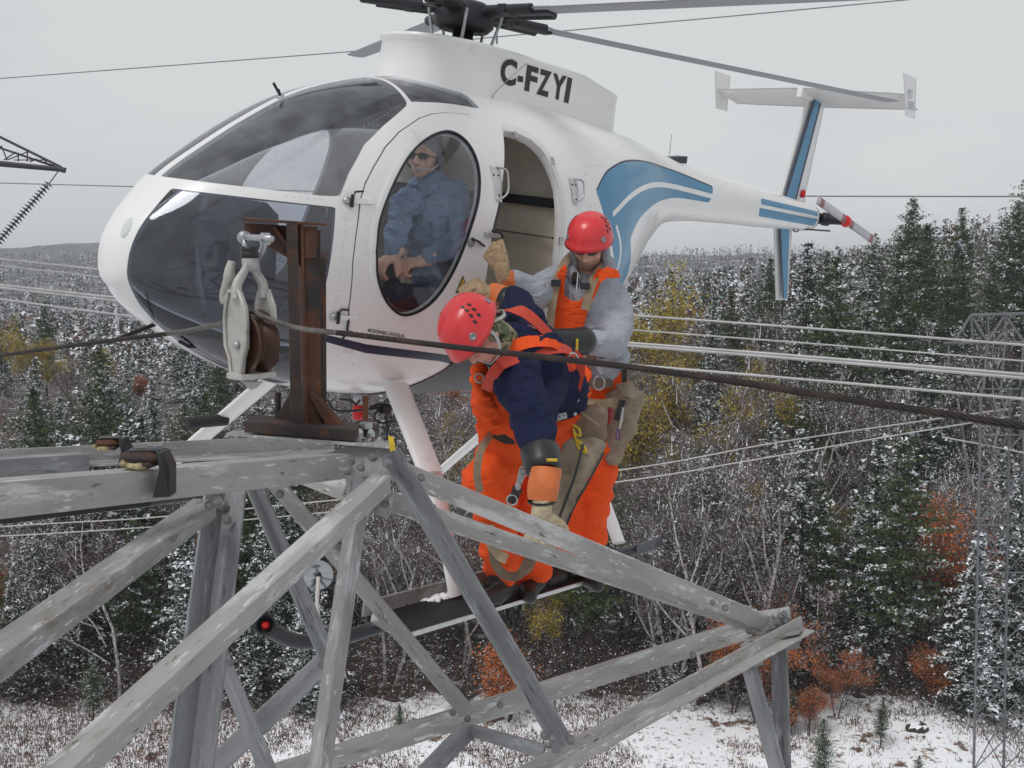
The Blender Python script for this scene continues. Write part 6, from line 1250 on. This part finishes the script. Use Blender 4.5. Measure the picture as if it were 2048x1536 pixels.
# belt with tools
wst = [P(1100, 724, 5.56), P(1130, 722, 5.50), P(1170, 716, 5.50), P(1215, 704, 5.56), P(1238, 700, 5.68)]
strap(wst, .075, webt, B, 'tool_belt', nrm=(0, -1, 0))
strap([P(1100, 762, 5.56), P(1150, 764, 5.50), P(1200, 768, 5.52), P(1238, 764, 5.66)], .05, mat('brown_webbing', (.14, .10, .07), .85, 0, .2, 30), B, 'harness_belt', nrm=(0, -1, 0))
for (x, y) in ((1147, 712), (1169, 709), (1168, 722), (1156, 724)): ring(P(x, y, 5.478), (0, 1, 0), .008, steelb, B, 'eyelet', .003)
ring(P(1198, 766, 5.44), (.1, 1, 0), .036, steelb, B, 'd_ring', .0045, .8)
bibpanel([(1172, 700), (1212, 690), (1214, 716), (1176, 722)], 'belt_pad', mat('brown_leather', (.13, .075, .05), .6, 0, .2, 12), B, 5.46, .02, .01)
strap([P(1198, 706, 5.44), P(1196, 730, 5.42), P(1204, 748, 5.42)], .016, steelb, B, 'snap_hook')
strap([P(1234, 668, 5.62), P(1246, 720, 5.60), P(1248, 790, 5.56), P(1232, 840, 5.52)], .03, blackp, B, 'tether_strap')
strap([P(1180, 800, 5.50), P(1170, 836, 5.48), P(1190, 850, 5.48)], .05, webt, B, 'leg_strap'); strap([P(1166, 808, 5.56), P(1200, 812, 5.50), P(1236, 806, 5.56)], .07, webt, B, 'thigh_strap', nrm=(0, -1, 0))
for p, a_ in ((anR, -.1), (anL, .05)):
    solid([('c', [p+[0, 0, .04], p+[0, 0, -.06]], [.062, .058]), ('c', [p+[0, .03, -.085], p+[a_*.4, -.10, -.10], p+[a_, -.17, -.105]], [.05, .05, .042])], 'boot', [mat('boot_leather', (.02, .018, .016), .5, 0, .2, 20, .2, 60)], B, .009, 2)

# ---------------- lineman in navy sweater bending down to the tower arm
A = empty('person', P(1030, 1185, 5.3), 'lineman in navy sweater and red hard hat bent over, reaching down to the steel arm', 'person')
upA = unit([-.66, -.44, .60]); frA = unit([-.20, -.42, -.88]); ha = P(957, 668, 4.42)
pr, qa, Ra = head(A, ha, upA, frA, skinr, s=1.05)
nk = P(1008, 692, 4.60)
shN, elN, wrN = P(1030, 762, 4.50), P(1072, 862, 4.34), P(1090, 955, 4.17)
shF, elF, wrF = P(1052, 640, 4.86), P(1030, 604, 5.02), P(988, 592, 5.10)
waist = P(1126, 790, 5.02); pel = P(1096, 850, 5.16)
hN, kN, aN = P(1040, 880, 5.10), P(985, 985, 4.96), P(1000, 1150, 5.24)
hF, kF, aF = P(1100, 880, 5.30), P(1062, 990, 5.22), P(1062, 1140, 5.42)
solid(pr+[('c', [ha-Ra[:, 2]*.05, nk, P(1040, 700, 4.66)], [.058, .062, .08]), ('c', [P(1045, 702, 4.68), P(1085, 740, 4.85), waist, pel], [.12, .12, .11, .10]), ('c', [shN, elN, wrN], [.05, .042, .032]), ('c', [shF, elF, wrF], [.05, .042, .032]), ('c', [pel, hN, kN, aN], [.1, .08, .055, .04]), ('c', [pel, hF, kF, aF], [.1, .08, .055, .04])], 'body', [skinr], A, .0075, 2)
glasses(A, qa, Ra, 1.05); helmet(A, ha+Ra[:, 2]*.042, upA, frA, .134)
solid([('c', [ha-Ra[:, 1]*.05-Ra[:, 2]*.02, ha-Ra[:, 1]*.045-Ra[:, 2]*.07, nk+[0.0, 0, .01]], [.070, .074, .080]), ('e', ha+Ra@np.array([.055, -.02, -.02]), (.035, .045, .05)), ('e', ha+Ra@np.array([-.055, -.02, -.02]), (.035, .045, .05)), ('c', [ha+Ra@np.array([x, -.0, z]) for x, z in ((.088, .02), (.082, -.05), (.05, -.09))], [.018]*3)], 'balaclava', [camo], A, .008, 2, [(.008, 20, 20, 20, None)], seed=5)
for sg in (1, -1): strap([ha+Ra@np.array([sg*.098, .02, .045]), ha+Ra@np.array([sg*.10, .015, -.02]), ha+Ra@np.array([sg*.078, .05, -.085]), ha+Ra@np.array([0, .07, -.12])], .016, mat('chin_strap', (.45, .44, .42), .7), A, 'chin_strap', nrm=tuple(Ra[:, 0]*sg))
strap([ha+Ra@np.array([-.10, -.02, .03]), ha+Ra@np.array([-.107, -.08, -.01]), ha+Ra@np.array([-.06, -.13, -.03]), ha+Ra@np.array([.0, -.14, -.03])], .014, MATS['chin_strap'], A, 'chin_strap', nrm=tuple(-Ra[:, 0]))
sw = [('c', [P(1035, 700, 4.64), P(1060, 715, 4.74), P(1090, 745, 4.88), P(1120, 780, 5.0)], [.13, .168, .165, .15]), ('e', shN+[.02, .03, .02], (.105,)*3), ('e', shF+[0, 0, -.04], (.10,)*3), ('c', [shN, (shN+elN)/2+[.012, 0, 0], elN, elN+(wrN-elN)*.42], [.098, .098, .09, .072]), ('c', [P(1090, 775, 4.75), P(1075, 830, 4.5)], [.10, .085]), ('c', [shF, (shF+elF)/2, elF, elF+(wrF-elF)*.45], [.09, .082, .076, .062]), ('e', P(1005, 720, 4.58), (.07,)*3)]
solid(sw, 'sweater', [navyf], A, .010, 3, [(.016, 6, 6, 12, None), (.004, 18, 18, 30, None)], seed=8)
tr_ = [('c', [P(1112, 810, 5.08), pel, P(1070, 870, 5.16)], [.155, .165, .165]), ('c', [P(985, 800, 4.85), P(1000, 860, 4.98), P(1040, 880, 5.06)], [.085, .115, .135]), ('c', [P(968, 768, 4.76), P(985, 800, 4.85)], [.065, .085]), ('c', [hN, P(975, 960, 4.98), kN, P(1000, 1070, 5.08), aN+[0, 0, .03]], [.138, .124, .114, .098, .095]), ('c', [hF, kF, P(1060, 1075, 5.30), aF], [.13, .115, .105, .105]), ('c', [P(1145, 760, 5.0), P(1130, 800, 5.06)], [.09, .12])]
solid(tr_, 'overalls', [hivis], A, .012, 3, [(.030, 5, 5, 8, None), (.006, 14, 14, 22, None)], seed=11)
solid([('c', [P(958, 740, 4.60), P(962, 790, 4.68), P(975, 840, 4.80)], [.035, .045, .06])], 'bib', [hivis], A, .008, 3, [(.02, 12, 12, 18, None)], seed=9)
# harness over the back
Yb = lambda x, y: 4.30+.0014*(x-1000)+.0000*(y)
strap([P(1003, 622, 4.80), P(1030, 618, 4.62), P(1062, 634, 4.60), P(1100, 672, 4.66), P(1136, 716, 4.74), P(1152, 744, 4.82)], .055, webr, A, 'harness_strap', nrm=(.1, -.8, .6))
strap([P(1000, 728, 4.40), P(1040, 712, 4.48), P(1085, 700, 4.58), P(1125, 696, 4.68), P(1146, 706, 4.76)], .058, webr, A, 'harness_strap', nrm=(.1, -.8, .6))
strap([P(1005, 705, 4.48), P(1035, 690, 4.50), P(1070, 682, 4.555), P(1108, 686, 4.64), P(1130, 706, 4.71), P(1150, 745, 4.80)], .062, hivis, A, 'overall_strap', nrm=(.1, -.8, .6))
strap([P(1004, 726, 4.42), P(985, 750, 4.44), P(972, 780, 4.56)], .05, webr, A, 'harness_strap')
strap([P(1146, 706, 4.76), P(1160, 730, 4.80), P(1150, 780, 4.86), P(1134, 812, 4.9)], .05, webr, A, 'harness_strap')
ring(P(1146, 716, 4.70), (.2, -1, .3), .022, steelb, A, 'd_ring', .0045); ring(P(959, 756, 4.56), (.2, -1, .3), .02, steelb, A, 'd_ring', .004)
belt = [P(1070, 842, 4.94), P(1100, 832, 4.90), P(1130, 812, 4.92), P(1152, 786, 5.0), P(1160, 770, 5.1)]
strap(belt, .085, webt, A, 'tool_belt', nrm=(.2, -1, .1)); strap([p+np.array([0, -.012, .0]) for p in belt], .03, mat('dark_webbing', (.04, .035, .03), .8), A, 'belt_strap', nrm=(.2, -1, .1))
b = MB(); b.box(P(1124, 832, 4.86), (.045, .008, .03), frame((0, 1, 0), (-.2, 0, 1))); b.build('buckle', steelb, A, .003)
for x in (1119, 1129): b = MB(); b.lathe([(0, 0), (.004, 0), (0, .003)], P(x, 832-(x-1124)*.2, 4.853), (0, -1, 0), 8); b.build('rivet', blackp, A)
strap([P(985, 865, 4.86), P(962, 900, 4.78), P(954, 945, 4.79), P(960, 985, 4.82)], .036, webt, A, 'thigh_strap')
strap([P(990, 868, 4.84), P(1010, 878, 4.86), P(1030, 880, 4.90)], .04, MATS['dark_webbing'], A, 'leg_strap')
strap([P(1046, 885, 4.84), P(1050, 915, 4.80), P(1048, 935, 4.76)], .026, steelb, A, 'adjuster_strap')
b = MB(); b.box(P(1042, 952, 4.72), (.03, .012, .07), frame((0, 1, 0), (.25, 0, 1))); b.build('snap_hook', steelb, A, .004); ring(P(1047, 942, 4.71), (0, 1, 0), .022, steelb, A, 'snap_ring', .004, .8)
b = MB(); b.ell(P(1036, 972, 4.71), (.014, .01, .02)); b.build('hook_gate', steelb, A)
strap([P(1036, 975, 4.74), P(1030, 990, 4.76), P(1020, 1005, 4.80)], .045, MATS['dark_webbing'], A, 'leg_strap'); ring(P(1024, 1000, 4.76), (0, 1, 0), .024, steelb, A, 'square_buckle', .004)
strap([P(985, 1090, 4.94), P(990, 1125, 4.92), P(1010, 1150, 4.92), P(1038, 1150, 4.98), P(1056, 1120, 5.02), P(1064, 1095, 5.06)], .045, MATS['brown_webbing'], A, 'climbing_strap'); strap([P(1030, 1158, 4.98), P(1062, 1136, 5.06), P(1074, 1095, 5.1)], .022, webt, A, 'climbing_strap')
strap([P(978, 1050, 4.92), P(982, 1085, 4.90), P(998, 1110, 4.92), P(1014, 1118, 4.9)], .05, webt, A, 'shin_pad')
# gloves
cc = [wrN+(elN-wrN)*.62, wrN+(elN-wrN)*.40]
b = MB(); b.tube([elN+(wrN-elN)*u for u in (.38, .42, .46, .7, .86, .9)], [.060, .077, .080, .076, .073, .06], 36)
for i, v in enumerate(b.v): q = Vector(v); b.v[i] = tuple(q+Vector((1, .5, .3))*noise.noise(q*12)*.005)
b.build('rubber_cuff', rubb, A)
b = MB(); gp = [P(1092, 938, 4.17), P(1091, 950, 4.16), P(1088, 968, 4.14), P(1085, 986, 4.13), P(1083, 1003, 4.12)]; b.tube(catmull(gp, 4), list(np.interp(range(17), [0, 4, 8, 12, 16], [.062, .064, .065, .063, .056])), 36); b.tube([P(1083, 1001, 4.12), P(1083, 1005, 4.12)], .0585, 36, 1)
for i, v in enumerate(b.v): q = Vector(v); b.v[i] = tuple(q+Vector((1, .5, .3))*noise.noise(q*14)*.006)
b.build('glove_gauntlet', [lcuff, blackp], A)
b = MB(); b.box(P(1104, 920, 4.10), (.044, .004, .012), frame((0, 1, 0), (0.02, 0, 1))); b.build('yellow_label', yell, A, .003)
gh = hand(P(1083, 1020, 4.10), unit([-.05, -.12, -.95]), unit([.05, -.95, .25]), side=-1, curl=(30, 45, 35), scale=1.35, th=1.45)
solid(gh, 'work_glove', [mat('pale_leather', (.50, .41, .28), .75, 0, .2, 18, .4, 90)], A, .006, 2, [(.004, 40, 40, 40, None)], seed=3)
gf = hand(P(985, 590, 5.08), unit([-.85, -.25, .45]), unit([.25, -.6, .75]), side=-1, curl=(60, 75, 50), scale=1.2, th=1.3)
solid(gf, 'work_glove', [leath], A, .0055, 1, [(.004, 40, 40, 40, None)], seed=5)
solid([('c', [P(990, 586, 5.09), P(1003, 594, 5.06), P(1012, 602, 5.04)], [.050, .060, .062])], 'glove_gauntlet', [lcuff], A, .008, 2)
b = MB(); b.lathe([(.055, -.01), (.066, 0), (.066, .04), (.058, .05)], P(1010, 600, 5.05), unit(elF-wrF), 22); b.build('rubber_cuff', rubb, A)
for p, a_ in ((aN, -.04), (aF, .05)):
    solid([('c', [p+[0, 0, .05], p+[0, 0, -.05]], [.065, .060]), ('c', [p+[.04, .03, -.07], p+[-.02, -.08, -.085], p+[a_-.06, -.15, -.09]], [.05, .052, .043])], 'boot', [MATS['boot_leather']], A, .009, 2)

# bags hanging on the belts
gb_ = empty('glove_bag', P(1150, 900, 4.9), 'long tapering brown canvas glove bag with black piping, hanging from the bent lineman', 'canvas bag')
def bag(cols, name, m, par, voxel=.008, seed=1): 
    pr_ = []
    for (x, y, Y, rx_, rd) in cols: pr_.append(('e', P(x, y, Y), (rx_, rd, .045)))
    return solid(pr_, name, [m], par, voxel, 4, [(.012, 12, 12, 9, None)], seed=seed)
bag([(1169+(-58*t), 892+156*t, 4.88-.25*t, .118*(1-t)+.038*t, .034) for t in np.linspace(0, 1, 12)], 'bag_body', canv, gb_)
strap([P(1166, 888, 4.80), P(1150, 950, 4.72), P(1132, 1000, 4.66), P(1116, 1042, 4.60)], .012, blackp, gb_, 'piping'); strap([P(1208, 905, 4.83), P(1176, 965, 4.75), P(1150, 1010, 4.68), P(1132, 1052, 4.62)], .010, blackp, gb_, 'piping')
pb = empty('bolt_pouch', P(1175, 850, 5.0), 'small leather tool pouch with rivets and a yellow cord, beside the glove bag', 'tool pouch')
bag([(1178+4*t, 828+50*t, 5.02, .095-.02*t, .05) for t in np.linspace(0, 1, 6)], 'pouch_body', mat('pouch_leather', (.20, .145, .10), .75, 0, .25, 12, .4, 80), pb, seed=7)
strap([P(1150, 812, 4.96), P(1172, 832, 4.93), P(1200, 852, 4.95)], .010, webt, pb, 'pouch_seam')
b = MB(); b.tube(catmull([P(1146, 850, 4.9), P(1158, 858, 4.88), P(1160, 872, 4.87), P(1150, 866, 4.88), P(1147, 858, 4.88), P(1152, 880, 4.86), P(1158, 896, 4.82), P(1172, 905, 4.79), P(1168, 893, 4.8), P(1155, 880, 4.84)], 6), .006, 7); b.build('yellow_cord', yell, pb)
for (x, y) in ((1146, 812), (1150, 828), (1155, 800), (1160, 868)): b = MB(); b.lathe([(0, 0), (.010, 0), (.007, .004), (0, .005)], P(x, y, 4.88), (0, -1, 0), 10); b.build('rivet', steelb, pb)
b2 = empty('canvas_bag', P(1240, 830, 5.55), 'grey-brown canvas bucket bag with flap hanging behind the grey-hooded lineman', 'canvas bag')
bag([(1250-24*t*t, 792+125*t, 5.62-.05*t, .108*(1-t)+.045*t+.012*math.sin(3*t), .07*(1-.6*t)) for t in np.linspace(0, 1, 10)], 'bag_body', canv, b2, seed=12)
bibpanel([(1232, 768), (1262, 762), (1280, 786), (1270, 800), (1244, 790)], 'bag_flap', canv, b2, 5.50, .03, .008)
b3 = empty('screwdriver', P(1228, 850, 5.4), 'screwdriver with dark red handle clipped between the canvas bags', 'hand tool')
b = MB(); b.tube([P(1222, 815, 5.44), P(1219, 838, 5.43), P(1217, 848, 5.43)], [.016, .020, .012], 10); b.build('handle', mat('tool_red', (.22, .02, .025), .3), b3); b = MB(); b.tube([P(1217, 848, 5.43), P(1210, 885, 5.41)], .007, 8); b.build('shaft', mat('brown_leather', (.13, .075, .05)), b3)
b4 = empty('carabiner', P(1236, 850, 5.42), 'purple and steel carabiner hanging by the red-handled screwdriver', 'carabiner')
ring(P(1236, 870, 5.42), (.5, -.8, .1), .026, mat('purple_metal', (.14, .07, .22), .35, .7), b4, 'carabiner_body', .004, .5); b = MB(); b.tube([P(1246, 815, 5.46), P(1242, 840, 5.45), P(1238, 858, 5.43)], [.007, .010, .006], 8); b.build('swivel', steelb, b4)

# ---------------- pilot, seen through the bubble window (placed in the cabin)
Cc = empty('person', H2W((.35, .32, -2.0)), 'pilot in blue denim shirt and sunglasses seated behind the oval door window', 'person')
hp_ = P(850, 318, 5.62); upC = unit([.08, 0, 1]); frC = unit([-.35, -.85, -.15])
pr, qc, Rc = head(Cc, hp_, upC, frC, skin, s=.98)
shc1, shc2 = P(812, 405, 5.50), P(905, 388, 5.66); tor = [P(856, 372, 5.66), P(868, 430, 5.66), P(880, 520, 5.64), P(890, 590, 5.64)]
elc, wrc = P(918, 485, 5.50), P(845, 522, 5.40); elc2, wrc2 = P(792, 470, 5.45), P(790, 508, 5.40)
solid(pr+[('c', [hp_-[0, 0, .06], tor[0]], [.055, .065]), ('c', tor, [.08, .11, .11, .12]), ('c', [shc2, elc, wrc], [.045, .04, .032]), ('c', [shc1, elc2, wrc2], [.045, .04, .03])]+hand(wrc, unit(P(812, 527, 5.36)-wrc), unit([0, -.5, .85]), side=1, curl=(45, 60, 40), scale=1.05)+hand(wrc2, unit([-.4, -.3, -.3]), unit([0, -.3, .9]), side=-1, curl=(40, 50, 30), scale=1.), 'body', [skin], Cc, .0075, 2)
glasses(Cc, qc, Rc, 1.0)
solid([('e', hp_+Rc@np.array([0, -.02, .05]), (.080, .096, .075), Rc)], 'cap', [mat('grey_cap', (.22, .22, .24), .9)], Cc, .008, 2)
for sg in (1, -1):
    b = MB(); b.ell(hp_+Rc@np.array([sg*.088, -.005, -.005]), (.022, .032, .042), Rc); b.build('headset_cup', mat('headset_grey', (.16, .17, .18), .5), Cc)
b = MB(); b.tube([hp_+Rc@np.array([-.1*math.cos(t), -.01, .13*math.sin(t)*.85+.02]) for t in np.linspace(0, math.pi, 12)], .008, 8); b.build('headset_band', blackp, Cc)
b = MB(); b.tube(catmull([hp_+Rc@np.array(v) for v in ((-.09, .02, -.03), (-.08, .08, -.06), (-.03, .115, -.062))], 5), .004, 6); b.ell(hp_+Rc@np.array([-.02, .118, -.062]), (.012, .009, .009)); b.build('headset_boom', mat('pale_grey', (.5, .5, .5), .5), Cc)
solid([('c', [P(858, 378, 5.66), tor[1], tor[2], tor[3]], [.115, .155, .15, .15]), ('e', shc1, (.08,)*3), ('e', shc2, (.085,)*3), ('c', [shc2, (shc2+elc)/2, elc, elc+(wrc-elc)*.8], [.082, .075, .07, .052]), ('c', [shc1, (shc1+elc2)/2, elc2, wrc2], [.075, .065, .06, .045])], 'denim_shirt', [denim], Cc, .010, 3, [(.024, 8, 8, 14, None), (.008, 24, 24, 30, None)], seed=13)
bibpanel([(838, 352), (850, 366), (866, 372), (880, 352), (872, 378), (852, 392), (836, 372)], 'collar', denim, Cc, 5.50, .02)
solid([('c', [P(885, 590, 5.72), P(850, 600, 5.56), P(800, 590, 5.42)], [.1, .08, .065])], 'trousers', [mat('dark_denim', (.03, .04, .07), .9)], Cc, .012, 2)
